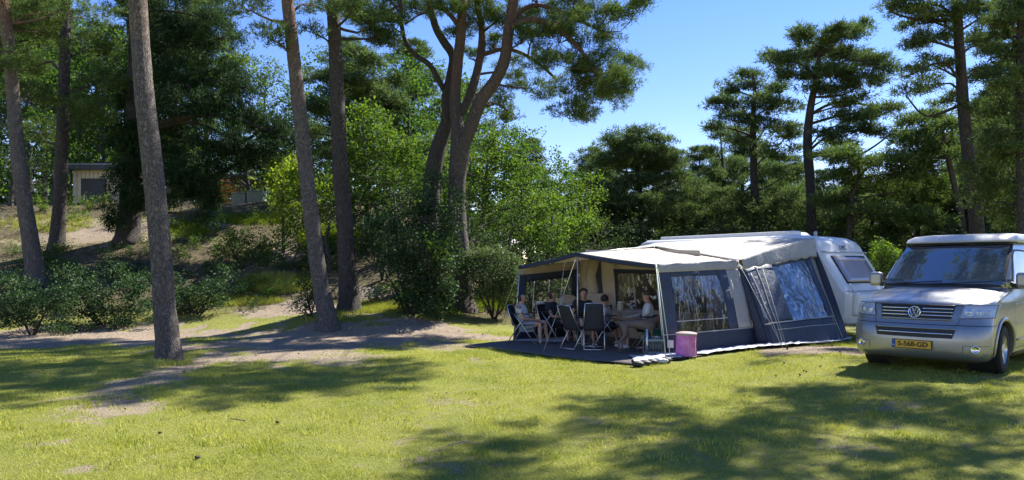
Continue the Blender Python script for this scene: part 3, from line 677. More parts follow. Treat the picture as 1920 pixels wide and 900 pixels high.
bush('dark twiggy undergrowth on the slope between the two sloping pine trunks', 545, 500, [(520, 480, 26, 12, 6), (560, 470, 24, 12, 6), (590, 480, 20, 12, 5), (625, 510, 20, 14, 5)], M_oak_dark, tufts=40)
bush('big dark thicket left of the large forked pine, hanging over the path', 770, 586, [(720, 430, 40, 22, 15, .6), (765, 440, 44, 24, 18, .2), (810, 445, 36, 24, 15, .2), (700, 470, 34, 20, 12, .5), (745, 485, 44, 24, 18), (795, 490, 44, 24, 18), (830, 470, 26, 24, 11, -.3), (780, 530, 40, 22, 15, -.2), (825, 520, 34, 24, 14, -.3), (800, 560, 40, 16, 13, -.3), (835, 560, 24, 16, 8, -.4), (840, 430, 24, 18, 8, -.3), (760, 400, 50, 20, 15, .4), (820, 405, 34, 20, 10, .2), (780, 460, 44, 24, 16, -.6), (815, 545, 34, 20, 14, -.6), (770, 565, 34, 14, 12, -.3), (805, 578, 36, 10, 11, -.5), (760, 500, 30, 26, 12, -.5), (835, 500, 26, 30, 12, -.7), (780, 370, 40, 20, 9, .3), (810, 345, 40, 24, 9, .8), (850, 380, 30, 24, 6, .5)], M_rhodo, L=.10, wd=.05, tufts=60, stems=6, Y=20.6)  # darker leaf colour carries the shade the thicket stands in
bush('dark bushy growth between the dark straight pine and the big thicket', 720, 560, [(700, 430, 26, 18, 7), (725, 455, 28, 18, 8), (745, 500, 24, 18, 7)], M_rhodo, L=.12, wd=.055, tufts=50, stems=4, Y=23.5)
bush('sprig of pale chestnut leaves in front of the forked pine trunk', 815, 588, [(798, 458, 20, 7, 4, -.6), (835, 462, 22, 7, 4, -.8), (815, 480, 20, 8, 4, -.7)], M_oak, L=.17, wd=.06, tufts=14, clump=.3, stems=1, Y=20.3)
bush('rounded sunlit shrub with small grey-green leaves between forked pine and tent', 925, 572, [(890, 478, 26, 18, 14, .2), (925, 480, 32, 20, 18, .2), (958, 498, 26, 20, 14, .1), (888, 512, 28, 20, 16), (925, 518, 36, 22, 22), (960, 528, 26, 22, 15), (895, 546, 30, 16, 14), (940, 552, 32, 14, 14), (972, 548, 18, 16, 9, .3), (910, 500, 34, 26, 18, .5), (945, 530, 34, 26, 18, .5)], M_rhodo2, L=.075, wd=.04, tufts=64, Y=21.5, stems=5)

def broadleaf(label, px, Y, stem, blobs, mat=M_oak, **kw):
    x = (px - 960) / FPX * Y; gz = GZ(x, Y); st = px_stem(stem, Y)
    st = [(st[0][0], Y, gz - .3, st[0][3] * 1.2)] + [p for p in st if p[2] > gz + .3]
    a = dict(kind='leaf', L=.135, wd=.08, tufts=52, clump=.5, flat=.7, nside=9, step=.4); a.update(kw)
    return tree('broadleaf_tree', label, 'tree', (st[0][0], Y, gz), [st], [px_blob(b[0], b[1], b[2], b[3], Y, b[4], b[5] if len(b) > 5 else random.uniform(-1.2, 1.2)) for b in blobs], bark_grey, mat, group='broadleaf trees behind the clearing', **a)
broadleaf('bright yellow-green tree between the dark straight pine and the forked pine', 690, 27, [(690, 520, 10), (688, 400, 8), (685, 300, 6), (680, 230, 3)],
          [(670, 210, 26, 12, 7), (700, 225, 30, 14, 9), (665, 245, 34, 16, 11), (715, 255, 34, 16, 11), (750, 275, 30, 14, 9), (660, 285, 36, 18, 12), (710, 295, 38, 18, 13), (755, 310, 34, 18, 11), (790, 300, 24, 16, 7), (670, 330, 38, 18, 13), (725, 340, 40, 18, 13), (780, 345, 34, 20, 11), (680, 375, 40, 18, 12), (735, 385, 42, 18, 12), (650, 370, 30, 18, 8), (790, 390, 30, 18, 9), (815, 275, 20, 14, 5)])
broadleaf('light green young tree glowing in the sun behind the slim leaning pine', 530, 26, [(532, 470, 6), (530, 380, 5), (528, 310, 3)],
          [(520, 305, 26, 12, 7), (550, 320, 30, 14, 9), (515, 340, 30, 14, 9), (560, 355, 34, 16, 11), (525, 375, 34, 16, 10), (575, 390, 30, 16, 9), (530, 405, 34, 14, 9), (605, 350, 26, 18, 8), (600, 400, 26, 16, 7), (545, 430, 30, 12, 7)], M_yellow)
broadleaf('tall oak with broad green crown right behind the forked pine', 905, 30, [(905, 560, 12), (905, 440, 10), (908, 360, 7), (915, 300, 4)],
          [(905, 262, 24, 12, 6), (935, 275, 30, 12, 8), (965, 285, 26, 12, 7), (895, 295, 30, 16, 9), (940, 310, 36, 16, 11), (980, 312, 30, 14, 8), (890, 335, 34, 18, 11), (935, 350, 40, 18, 13), (985, 345, 34, 16, 10), (900, 380, 38, 18, 12), (950, 390, 42, 18, 13), (1000, 378, 30, 16, 9), (910, 420, 40, 18, 11), (960, 430, 42, 16, 11), (1010, 420, 34, 18, 9), (860, 300, 26, 16, 7), (860, 350, 30, 20, 8), (850, 400, 30, 20, 8)], M_oak)
broadleaf('small bright oak sapling left of the canopy peak', 1035, 27, [(1035, 560, 6), (1035, 450, 5), (1035, 390, 3)],
          [(1030, 375, 24, 12, 6), (1055, 390, 24, 12, 6), (1020, 405, 28, 14, 8), (1060, 420, 28, 14, 8), (1030, 435, 34, 14, 9), (1080, 445, 26, 14, 7), (1040, 462, 36, 12, 8), (1000, 450, 28, 14, 7), (1100, 425, 20, 16, 6)], M_oak)
broadleaf('slender green tree against the sky left of the lone round pine', 1095, 33, [(1095, 560, 8), (1095, 430, 6), (1100, 350, 4)],
          [(1105, 335, 14, 9, 4), (1085, 355, 22, 10, 6), (1110, 362, 20, 12, 6), (1070, 378, 26, 12, 7), (1105, 390, 26, 14, 8), (1080, 410, 30, 14, 8), (1115, 425, 26, 14, 7), (1060, 425, 26, 14, 6)], M_oak)
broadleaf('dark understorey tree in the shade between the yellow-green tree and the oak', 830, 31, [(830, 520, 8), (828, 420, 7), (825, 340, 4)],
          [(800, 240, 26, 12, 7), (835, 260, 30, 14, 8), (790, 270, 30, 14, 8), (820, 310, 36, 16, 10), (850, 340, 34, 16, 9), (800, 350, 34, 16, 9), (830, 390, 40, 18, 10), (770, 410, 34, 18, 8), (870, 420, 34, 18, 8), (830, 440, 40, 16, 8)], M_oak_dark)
far_pine('dark old pine crown rising behind the yellow-green tree', [(690, 500, 16), (688, 350, 13), (682, 250, 10), (678, 160, 7), (676, 110, 4)], 34,
         [(660, 105, 34, 12, 9), (700, 120, 34, 12, 9), (645, 140, 36, 14, 10), (690, 150, 44, 14, 13), (735, 155, 24, 12, 6), (655, 175, 40, 14, 11), (710, 185, 44, 14, 13), (745, 200, 22, 14, 6), (640, 215, 34, 16, 8), (735, 228, 30, 12, 6), (600, 150, 30, 16, 7), (605, 200, 34, 18, 9), (590, 250, 34, 18, 9), (610, 300, 34, 18, 8)], M_needle_blue)

# ---- forest fill: shared prototypes
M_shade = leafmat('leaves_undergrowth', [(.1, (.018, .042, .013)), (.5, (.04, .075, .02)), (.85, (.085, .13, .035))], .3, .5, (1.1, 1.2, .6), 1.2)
def proto_pine(H_, z0, rad, n, nc, mat, bark, wd=.055, L=.3, seed=0):
    random.seed(100 + seed); st = [(0, 0, -.3, .24), (0, 0, .3, .2), (.2 * (seed % 2), .1, H_ * .5, .15), (0, 0, H_ - .6, .04)]
    bl = blob_cloud(0, 0, z0, H_, rad, n, nc, lambda t: .35 + .75 * math.sin(math.pi * min(1, t * .9 + .12)), rz=.42, size=.95)
    return tree('pine_tree', 'x', 'tree', (0, 0, 0), [st], bl, bark, mat, nside=9, step=.6, wd=wd, L=L, tufts=20, clump=.62, flat=.42, kneed=6, twig=True)
def proto_leaf(H_, z0, rad, n, nc, mat, bark, seed=0, L=.2, wd=.12):
    random.seed(200 + seed); st = [(0, 0, -.3, .16), (0, 0, .3, .13), (.2, .1, H_ * .5, .09), (0, 0, H_ - .6, .03)]
    bl = blob_cloud(0, 0, z0, H_, rad, n, nc, lambda t: .4 + .7 * math.sin(math.pi * min(1, t * .85 + .15)), rz=.6, size=.95)
    return tree('broadleaf_tree', 'x', 'tree', (0, 0, 0), [st], bl, bark, mat, kind='leaf', nside=7, step=.6, L=L, wd=wd, tufts=22, clump=.62, flat=.7)
protos = {'pa': proto_pine(14.5, 6.5, 2.6, 26, 8, M_needle, bark_dark, seed=1), 'pb': proto_pine(12, 3.5, 2.7, 28, 8, M_needle_blue, bark_dark, seed=2), 'pc': proto_pine(16, 9, 2.4, 22, 8, M_needle, bark_pine, seed=3),
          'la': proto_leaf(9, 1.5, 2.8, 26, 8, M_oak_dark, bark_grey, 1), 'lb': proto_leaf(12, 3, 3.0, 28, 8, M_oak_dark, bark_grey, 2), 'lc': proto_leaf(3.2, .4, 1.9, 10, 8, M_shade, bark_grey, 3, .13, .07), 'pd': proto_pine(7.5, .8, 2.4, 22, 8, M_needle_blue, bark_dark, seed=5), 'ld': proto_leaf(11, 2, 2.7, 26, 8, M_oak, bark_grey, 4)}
LBL = {'pa': 'pine', 'pb': 'bushy pine', 'pc': 'high-crowned pine', 'la': 'dark low broadleaf tree', 'lb': 'tall dark broadleaf tree', 'pd': 'low branchy pine', 'lc': 'low dark undergrowth bush', 'ld': 'green sunlit broadleaf tree'}
used = set()
def place(k, px, Y, s=1.0, where='', label=None, zs=None):
    x = (px - 960) / FPX * Y; z = GZ(x, Y)
    if k in used: o = copy_tree(protos[k])
    else: o = protos[k]; used.add(k)
    o.location = (x, Y, z - .05); o.rotation_euler = (0, 0, random.uniform(0, 6.28)); o.scale = (s * random.uniform(.9, 1.1), s, (zs or s))
    o['label'] = auto_label(k, px, Y) if px > -900 else label; o['group'] = LBL[k].replace('bush', 'bushe' if k == 'lc' else 'bush').rstrip() + 's ' + where
    if k == 'lc': o.name = 'bush'; o['category'] = 'bush'
    else: o['category'] = 'tree'
    return o
LM = [(20, 'the leaning edge pine'), (110, 'the dark pine on the dune'), (180, 'the cabin'), (250, 'the spruce'), (300, 'the nearest pine trunk'), (370, 'the hanging spruce boughs'), (445, 'the pergola'), (575, 'the slim leaning pine'), (640, 'the dark straight pine'), (720, 'the yellow-green tree'), (805, 'the twisted pine'), (860, 'the forked pine'), (930, 'the sunlit rounded shrub'), (1000, 'the canopy left end'), (1083, 'the canopy peak'), (1200, 'the lone round pine'), (1300, 'the caravan roof rail'), (1360, 'the pointed pine'), (1418, 'the two-storey pine'), (1520, 'the tallest far pine'), (1600, 'the caravan nose'), (1665, 'the laurel shrub'), (1750, 'the van windscreen'), (1832, 'the thick tall pine'), (1915, 'the right edge pine')]
LBS = {'pa': 'pine', 'pb': 'bushy pine', 'pc': 'high-crowned pine', 'la': 'low dark leafy tree', 'lb': 'tall dark leafy tree', 'pd': 'low branchy pine', 'lc': 'low dark bush', 'ld': 'sunlit leafy tree'}
seen = {}
def auto_label(k, px, Y):
    q, nm = min(LM, key=lambda l: abs(l[0] - px)); side = 'behind' if abs(px - q) < 12 else ('left of' if px < q else 'right of')
    dep = 'at the wood edge' if Y < 34 else ('inside the wood' if Y < 46 else ('deep in the wood' if Y < 54 else 'far back in the wood'))
    t_ = f'{LBS[k]} {dep}, {side} {nm}'
    if t_ in seen: t_ = t_.replace(dep, {'at the wood edge': 'just inside the wood edge', 'inside the wood': 'well inside the wood', 'deep in the wood': 'deeper in the wood'}.get(dep, 'at the very back'))
    seen[t_] = 1
    return t_
random.seed(11)
WL = 'behind the dune at left'; WM = 'behind the clearing in the middle'; WR = 'behind the caravan at right'
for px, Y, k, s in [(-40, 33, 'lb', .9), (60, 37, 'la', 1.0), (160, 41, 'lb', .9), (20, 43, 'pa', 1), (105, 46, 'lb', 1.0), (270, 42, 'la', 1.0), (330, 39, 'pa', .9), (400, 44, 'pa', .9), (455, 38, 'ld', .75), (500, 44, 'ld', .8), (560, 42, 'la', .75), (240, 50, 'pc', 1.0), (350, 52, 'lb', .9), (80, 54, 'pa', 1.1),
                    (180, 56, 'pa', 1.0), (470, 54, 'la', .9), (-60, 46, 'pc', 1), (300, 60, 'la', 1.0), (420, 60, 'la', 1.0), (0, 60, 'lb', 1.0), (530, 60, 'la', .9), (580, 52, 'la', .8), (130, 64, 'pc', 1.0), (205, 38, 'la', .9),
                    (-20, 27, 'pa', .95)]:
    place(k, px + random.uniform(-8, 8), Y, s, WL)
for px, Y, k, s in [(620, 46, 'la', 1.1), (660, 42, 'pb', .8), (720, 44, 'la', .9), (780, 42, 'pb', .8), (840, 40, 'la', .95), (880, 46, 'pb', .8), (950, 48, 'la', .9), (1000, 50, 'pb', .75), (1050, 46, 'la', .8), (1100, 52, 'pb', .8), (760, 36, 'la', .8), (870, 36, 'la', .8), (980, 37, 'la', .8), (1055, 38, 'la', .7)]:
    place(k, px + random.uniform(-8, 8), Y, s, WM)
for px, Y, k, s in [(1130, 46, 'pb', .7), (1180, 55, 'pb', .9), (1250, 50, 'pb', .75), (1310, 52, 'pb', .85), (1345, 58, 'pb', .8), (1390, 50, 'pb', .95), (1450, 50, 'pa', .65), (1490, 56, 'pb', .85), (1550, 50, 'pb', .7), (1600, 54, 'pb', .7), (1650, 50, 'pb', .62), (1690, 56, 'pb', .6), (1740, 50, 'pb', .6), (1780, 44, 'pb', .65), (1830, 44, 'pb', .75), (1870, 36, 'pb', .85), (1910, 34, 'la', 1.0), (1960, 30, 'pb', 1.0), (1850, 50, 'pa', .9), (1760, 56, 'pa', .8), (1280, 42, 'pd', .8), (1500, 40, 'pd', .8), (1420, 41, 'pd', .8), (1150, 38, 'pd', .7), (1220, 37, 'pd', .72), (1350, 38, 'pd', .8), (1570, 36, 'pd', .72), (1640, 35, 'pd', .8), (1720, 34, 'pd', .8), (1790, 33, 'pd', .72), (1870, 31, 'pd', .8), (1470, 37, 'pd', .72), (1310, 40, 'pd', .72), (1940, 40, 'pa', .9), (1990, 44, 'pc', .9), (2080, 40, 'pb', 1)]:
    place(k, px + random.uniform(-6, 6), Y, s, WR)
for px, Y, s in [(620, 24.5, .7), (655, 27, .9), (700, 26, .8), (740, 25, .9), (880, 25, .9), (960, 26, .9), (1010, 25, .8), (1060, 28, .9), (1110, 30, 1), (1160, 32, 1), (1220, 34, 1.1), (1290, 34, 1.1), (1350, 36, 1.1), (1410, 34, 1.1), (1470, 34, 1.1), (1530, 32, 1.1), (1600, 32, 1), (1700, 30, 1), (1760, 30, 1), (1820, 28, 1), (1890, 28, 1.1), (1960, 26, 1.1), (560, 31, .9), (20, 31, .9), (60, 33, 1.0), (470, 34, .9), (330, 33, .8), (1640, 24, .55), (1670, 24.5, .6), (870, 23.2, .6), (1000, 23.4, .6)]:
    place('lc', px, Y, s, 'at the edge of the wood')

# trees standing behind the photographer: they are what the windscreen and the clear windows mirror
for i_, (x, y, k, s) in enumerate([(-17, -20, 'pa', 1), (-9, -22, 'pb', .9), (6, -18, 'pa', .9), (14, -12, 'lb', .8), (-16, -1, 'pb', .85)]):
    o = place(k, 960, 20, s, 'behind the photographer'); o.location = (x, y, 0); o['label'] = LBS[k] + [' at the back left', ' near the middle', ' right of the middle', ' at the right', ' nearest at the left'][i_] + ' of the row behind the photographer'

# ---- very distant wood closing the horizon
V = []
n = 42000; a = rng.uniform(-1.25, 1.25, n); d = rng.uniform(66, 84, n); x = np.sin(a) * d; y = np.cos(a) * d
hz = 7.0 + 2.2 * np.sin(a * 23) + 1.5 * np.sin(a * 57 + 1) + 1.2 * np.sin(a * 131)
z = H(x, y) + hz * rng.uniform(0, 1, n) ** .8
V, k = leaves(np.stack([x, y, z], -1), .85, .55)
tag(link('distant_wood', big_mesh('distant_wood', V, 4), M_oak_dark, kind='stuff'), 'continuous dark wood closing the horizon behind everything', 'wood')

# ---- yellow green grass tufts and ferns on the dune
def tufts_at(px, py, rx, ry, n, h, mat, lab, name='grass_tufts'):
    X = []; Yv = []
    for i in range(n):
        a, r = random.uniform(0, 6.28), math.sqrt(random.random()); q = GP(px + math.cos(a) * r * rx, py + math.sin(a) * r * ry)
        X.append(q.x); Yv.append(q.y)
    m = 26; x = np.repeat(X, m) + rng.normal(size=n * m) * .07; y = np.repeat(Yv, m) + rng.normal(size=n * m) * .07
    blades(x, y, h * rng.uniform(.5, 1.2, n * m), np.full(n * m, .012), mat, name, .9, lab, 'grass')
tufts_at(345, 432, 40, 14, 160, .16, M_yellow, 'bright yellow-green ground cover right of the nearest trunk on the dune', 'ground_cover')
tufts_at(470, 412, 70, 9, 200, .18, M_yellow, 'fresh green growth in front of the grey boxes on the dune', 'ground_cover')
tufts_at(90, 420, 90, 18, 160, .15, M_grassblade, 'dry grass on the sunny dune top at left')
tufts_at(620, 450, 60, 28, 420, .30, M_yellow, 'tall yellow-green grass on the slope behind the two sloping trunks')
tufts_at(520, 535, 70, 16, 260, .25, M_grassblade, 'long grass at the foot of the dune beside the path')
tufts_at(440, 565, 90, 9, 160, .16, M_grassblade, 'shaded grass fringe below the dark shrubs')
tufts_at(700, 578, 60, 10, 240, .14, M_grassblade, 'shaded grass between the path and the forked pine')
tufts_at(930, 572, 50, 9, 200, .17, M_yellow, 'weeds at the foot of the sunlit shrub left of the tent')
tufts_at(640, 598, 70, 7, 120, .10, M_grassblade, 'grass around the foot of the two sloping trunks')
for px, py, s, wl in [(125, 385, .32, 'left of the cabin door'), (165, 392, .3, 'in front of the cabin door'), (195, 388, .25, 'right of the cabin door'), (75, 395, .3, 'left of the dark dune pine'), (300, 400, .25, 'right of the spruce trunk')]:
    g = GP(px, py); 
    bush('small leafy plant on the dune top, ' + wl, px, py, [(px, py - 14, 16, 9, 5), (px + 8, py - 6, 14, 7, 4)], M_oak, tufts=34, clump=.26, stems=2, name='low_plant', cat='plant', group='small leafy plants on the dune top')
tufts_at(316, 680, 42, 7, 34, .09, M_grassblade, 'grass tufts round the foot of the nearest pine')
tufts_at(655, 586, 34, 5, 30, .12, M_grassblade, 'grass tufts round the foot of the dark straight pine')
tufts_at(1000, 770, 950, 110, 240, .06, M_grassblade, 'taller tufts of grass standing out of the short lawn')
tufts_at(300, 800, 300, 90, 90, .06, M_grassblade, 'taller tufts in the lawn at the left')
tufts_at(862, 584, 40, 6, 40, .12, M_yellow, 'fresh weeds round the foot of the forked pine')
# ---- cones, twigs
mb = MB(); mb.lathe([(0, -.035), (.018, -.03), (.026, -.01), (.022, .015), (.01, .035), (0, .04)], n=8, axis='x')
cone_me = new_mesh('pine_cone', mb.v, mb.f)
cones = [(1507, 697), (1512, 699), (1538, 689), (1541, 672), (1470, 683), (1455, 707), (1545, 651), (1560, 650), (1575, 662), (1500, 705), (1150, 670), (380, 655), (430, 640), (300, 640), (520, 795), (300, 815), (370, 862), (235, 770), (470, 640), (255, 655), (600, 640), (650, 632), (560, 665), (520, 652), (700, 645), (740, 625), (780, 640), (820, 612), (860, 622), (905, 628), (620, 655), (480, 668), (690, 612), (345, 700), (420, 705), (890, 603), (760, 606)]
for px, py in cones:
    g = GP(px, py); o = link('pine_cone', cone_me, M_cone); o.location = (g.x, g.y, g.z + .02); o.rotation_euler = (random.uniform(0, 1), 0, random.uniform(0, 6)); s = random.uniform(.45, .72); o.scale = (s, s, s)
    tag(o, 'small brown pine cone lying on the ground', 'pine cone', 'pine cones scattered on the ground')
for i, (px, py, L_, a) in enumerate([(500, 622, .6, .3), (470, 618, .5, .8), (1480, 793, .25, 1), (840, 838, .3, .2), (460, 792, .25, 2.8), (540, 605, .7, .5), (700, 600, .5, .3), (660, 628, .5, 2.9)]):
    g = GP(px, py); mb = MB(); mb.tube([(0, 0, 0), (L_ * .5, .04, .02), (L_, -.02, .0)], [.007, .006, .003], 5)
    o = mb.build('fallen_twig', M_stick); o.location = (g.x, g.y, g.z + .015); o.rotation_euler = (0, 0, a)
    tag(o, 'thin dry twig lying on the ground', 'twig', 'fallen twigs on the ground')
g = GP(508, 458); mb = MB(); mb.tube([(0, 0, 0), (-.2, -.05, .35), (-.35, 0, .72)], [.03, .02, .012], 6)
o = mb.build('dead_branch', M_stick); o.location = g; tag(o, 'pale dead branch sticking out of the shrub on the dune slope', 'branch')

# ---- needle litter, small leaves and bits on the sand and under the trees
x, y = lawn_points(110000, 8.5, 33.0, .9)
s_ = samp(sand, x, y); keep = rng.uniform(0, 1, len(x)) < np.clip(s_, 0, 1) * .8 + .25 * (y > 18) + .02
keep &= (np.sin(x * 2.1 + y) + np.sin(y * 3.3 - x * 1.7) + rng.normal(size=len(x)) > -.3) & ~inpoly(x, y, SHEET); x, y = x[keep], y[keep]
C_ = np.stack([x, y, samp(GZZ, x, y) + .008], -1)
V, k = leaves(C_, .045, .014, 3.0)
tag(link('litter', big_mesh('litter', V, 4), M_litter, kind='stuff'), 'brown needle and leaf litter scattered over the sandy ground', 'leaf litter')
# ------------------------------------------------------------------ camp materials
def fabric(name, c, rough=.75, wr=.02, trans=0.0, scale=(1, 1, 1)):
    t = NT(name); co = t.coord('Object'); n1 = t.noise(co, 2.2, 4, .6, .6); n2 = t.noise(t.coord('Object', scale), 9, 3, .6, .8)
    weave = t.noise(co, 300, 2)
    col = t.ramp(n1, [(.3, tuple(x * .86 for x in c)), (.7, tuple(min(1, x * 1.08) for x in c))])
    h = t.math('ADD', t.math('MULTIPLY', n2, 1.0), t.math('MULTIPLY', weave, .03))
    sh = t.bsdf(col, rough, 0, t.bump(h, wr, .8))
    if trans:
        tr = t.n('ShaderNodeBsdfTranslucent'); t.l(col, tr.inputs[0]); mx = t.n('ShaderNodeMixShader'); mx.inputs[0].default_value = trans
        t.l(sh, mx.inputs[1]); t.l(tr.outputs[0], mx.inputs[2]); sh = mx.outputs[0]
    return t.fin(sh)
M_cream = fabric('canvas_cream', (.66, .58, .46), .8, .03, .22)
M_roof = fabric('canvas_roof', (.50, .465, .405), .75, .03, .12)
M_shadedc = fabric('canvas_shaded', (.40, .40, .385), .75, .03, .06)  # strip and valances: their shade is put into this greyed canvas colour
M_navy = fabric('canvas_navy', (.022, .034, .064), .6, .03)
M_navy2 = fabric('canvas_navy_light', (.034, .052, .098), .6, .04)
M_seat = fabric('chair_fabric', (.022, .026, .036), .8, .004)
M_sheet = fabric('groundsheet', (.115, .102, .092), .9, .05)
M_flap = fabric('plastic_skirt', (.52, .54, .58), .45, .05)
M_pipe = simple('piping_white', (.37, .38, .38), .5)
def plastic(name, wr, s, mixf, tint):
    t = NT(name); co = t.coord('Object', (s * .6, s * .6, .45)); n = t.noise(co, 3.0, 2, .45, 1.8); n2 = t.noise(co, 11, 2)
    nm = t.bump(t.math('ADD', n, t.math('MULTIPLY', n2, .07)), wr * .42, 1)
    g = t.n('ShaderNodeBsdfGlossy'); g.inputs['Roughness'].default_value = .13; t.l(nm, g.inputs['Normal']); g.inputs['Color'].default_value = (.95, .97, 1, 1)
    tr = t.n('ShaderNodeBsdfTransparent'); tr.inputs[0].default_value = (*tint, 1)
    fr = t.n('ShaderNodeFresnel'); fr.inputs[0].default_value = 1.5; t.l(nm, fr.inputs['Normal'])
    f = t.math('ADD', t.math('MULTIPLY', fr.outputs[0], 1.0), mixf)
    mx = t.n('ShaderNodeMixShader'); t.l(f, mx.inputs[0]); t.l(tr.outputs[0], mx.inputs[1]); t.l(g.outputs[0], mx.inputs[2])
    return t.fin(mx.outputs[0])
M_clear = plastic('clear_window', .11, 2.5, .10, (.42, .43, .44))
M_clear2 = plastic('clear_window_flat', .06, 2.0, .05, (.70, .72, .74))
M_clearblue = plastic('clear_window_blue', .13, 3.0, .20, (.30, .37, .48))
M_alu = simple('aluminium', (.62, .63, .64), .35, .85)
M_white = simple('caravan_white', (.78, .78, .76), .35, 0, .05, 2)
M_cwin = NT('caravan_glass'); _c = M_cwin.coord('Object'); M_cwin = M_cwin.fin(M_cwin.bsdf((.36, .34, .40), .12, 0, M_cwin.bump(M_cwin.noise(_c, 2, 2), .01), Coat_Weight=.6))
M_black = simple('black_rubber', (.016, .016, .017), .6)
M_steel = simple('steel', (.6, .6, .6), .25, 1)

# ------------------------------------------------------------------ the awning tent
SLOT = GP(1248, 667, 8)
Ab = GP(1248, 667); At = P(1230, 497, Ab.y)
Db = GP(962, 640); Dt = P(975, 500, Db.y)
Bb = GP(1420, 650); Bt = P(1383, 489, 15.5)
Cb = GP(1589, 636); Cb = Vector((7.93, 17.0, 0.02)); 
CO = Vector((7.42, 17.95, 0)); dC = Vector((-.588, .809, 0)); dW = Vector((.809, .588, 0))   # caravan near top corner, along, across
Eb = Vector((1.75, 18.45, 0)); Et = Vector((1.72, 18.5, 1.95))
Pt = P(1083, 475, (Ab.y + Db.y) / 2); Pb = Vector((Pt.x, Pt.y, 0))
Rt = (Et + Bt) / 2 + Vector((0.1, 0, .28))
Ct = Vector((CO.x, CO.y, 2.13)); Cr = CO + Vector((.02, -.02, 2.47))
tent = thing('awning_tent', 'large cream and navy caravan awning with open sun canopy and clear plastic windows', 'tent', (5.0, 16.8, 0))
TB = Vector((5.0, 16.8, 0))
def wv(p, k=.03, f=1.6):
    return noise.noise(Vector((p.x * f, p.y * f, p.z * f * .8 + 5))) * k + noise.noise(Vector((p.x * 4.1, p.y * 4.1, p.z * 1.2))) * k * .45
def panel(name, Q, mat, u=(0, 1), v=(0, 1), off=0, nu=12, nv=10, sag=0, wr=.03, label=None, solid=.006, parent=None, shear=0.0, bow=0.0):
    """canvas panel: Q = bottom-left, bottom-right, top-right, top-left"""
    q = [Vector(p) for p in Q]; N = (q[1] - q[0]).cross(q[3] - q[0]).normalized()
    def fn(a, b):
        uu = u[0] + (u[1] - u[0]) * a + shear * (1 - (v[0] + (v[1] - v[0]) * b)); vv = v[0] + (v[1] - v[0]) * b
        p = q[0] * (1 - uu) * (1 - vv) + q[1] * uu * (1 - vv) + q[2] * uu * vv + q[3] * (1 - uu) * vv
        s = 16 * uu * (1 - uu) * vv * (1 - vv)
        p = p + N * (wv(p, wr) * min(1, 6 * min(max(vv, 0), max(1 - vv, 0)) + .3) + off + bow * s)
        p.z -= sag * s
        return p - TB
    mb = MB(); mb.grid(fn, nu, nv)
    return mb.build(name, mat, parent or tent, True, label=label, solid=solid)
# roofs
panel('canopy_roof', [Dt, Pt, Rt, Et], M_cream, sag=.05, nu=16, nv=14)
panel('canopy_roof', [Pt, At, Bt, Rt], M_cream, sag=.06, nu=18, nv=16)
Cm = CO + dC * 2.3 + Vector((0, 0, 2.56)); Cf = CO + dC * 5.2 + Vector((0, 0, 2.5))
Rt = Rt + Vector((-.04, -.03, .045)); panel('awning_roof', [Et, Rt, Cm, Cf], M_roof, sag=.03, nu=14, nv=14)
panel('awning_roof', [Rt, Bt + Vector((0, 0, .01)), Cr, Cm], M_roof, sag=.03, nu=18, nv=18)
# side wall of canopy A-B
Q = [Ab, Bb, Bt - Vector((0, 0, .10)), At - Vector((0, 0, .05))]
wk = dict(wr=.035, bow=.04)
panel('mud_wall', Q, M_navy, (0, 1), (0, .235), **wk)
panel('wall_panel', Q, M_navy2, (0, .15), (.235, 1), nu=4, **wk)
panel('wall_panel', Q, M_navy2, (.72, .83), (.235, 1), nu=4, **wk)
panel('wall_panel', Q, M_shadedc, (.83, 1), (.235, 1), nu=5, label='cream canvas strip painted grey for its shade', **wk)
panel('wall_panel', Q, M_navy2, (.15, .72), (.89, 1), nv=3, **wk)
panel('window', Q, M_clear, (.15, .72), (.235, .89), nu=22, nv=18, wr=.07, bow=.04, solid=0)
for uu in (.30, .52): panel('window_cord', Q, M_pipe, (uu, uu + .006), (.26, .87), nu=1, nv=10, off=-.12, wr=.0)
panel('window_seam', Q, M_pipe, (.15, .72), (.37, .382), nu=12, nv=1, off=.008, wr=.07, bow=.04)
panel('piping', Q, M_pipe, (0, .995), (.228, .240), nu=14, nv=1, off=.01, **wk)
panel('valance', [At - Vector((-.02, .03, .15)), Bt - Vector((-.02, .03, .17)), Bt + Vector((.02, -.03, .02)), At + Vector((.02, -.03, .02))], M_shadedc, nu=24, nv=3, wr=.025)
# side wall of awning B-C
Bb2 = GP(1445, 650); Bt2 = P(1392, 500, 15.55)
Q2 = [Bb2, Cb, Ct + Vector((.05, -.05, -.02)), Bt2]
panel('mud_wall', Q2, M_navy, (0, .93), (0, .27), nu=16, **wk)
panel('wall_panel', Q2, M_navy2, (0, .36), (.27, .99), nu=8, **wk)
panel('wall_panel', Q2, M_navy2, (.86, .93), (.27, .99), nu=3, **wk)
panel('wall_panel', Q2, M_navy2, (.36, .86), (.93, .99), nu=8, nv=2, **wk)
panel('window', Q2, M_clearblue, (.36, .86), (.27, .93), nu=24, nv=20, wr=.08, bow=.04, solid=0)
for uu in (.5, .66): panel('window_cord', Q2, M_pipe, (uu, uu + .006), (.26, .92), nu=1, nv=10, off=-.1, wr=.0)
panel('piping', Q2, M_pipe, (.02, .93), (.265, .278), nu=14, nv=1, off=.012, **wk)
panel('piping', Q2, M_pipe, (.12, .93), (.185, .193), nu=14, nv=1, off=.012, **wk)
panel('piping', Q2, M_pipe, (.925, .935), (.0, .99), nu=1, nv=14, off=.012, **wk)
panel('zip', Q2, M_pipe, (.14, .147), (.0, .98), nu=1, nv=12, off=.014, **wk)
panel('zip', Q2, M_pipe, (.05, .056), (.0, .9), nu=1, nv=12, off=.014, shear=.06, **wk)
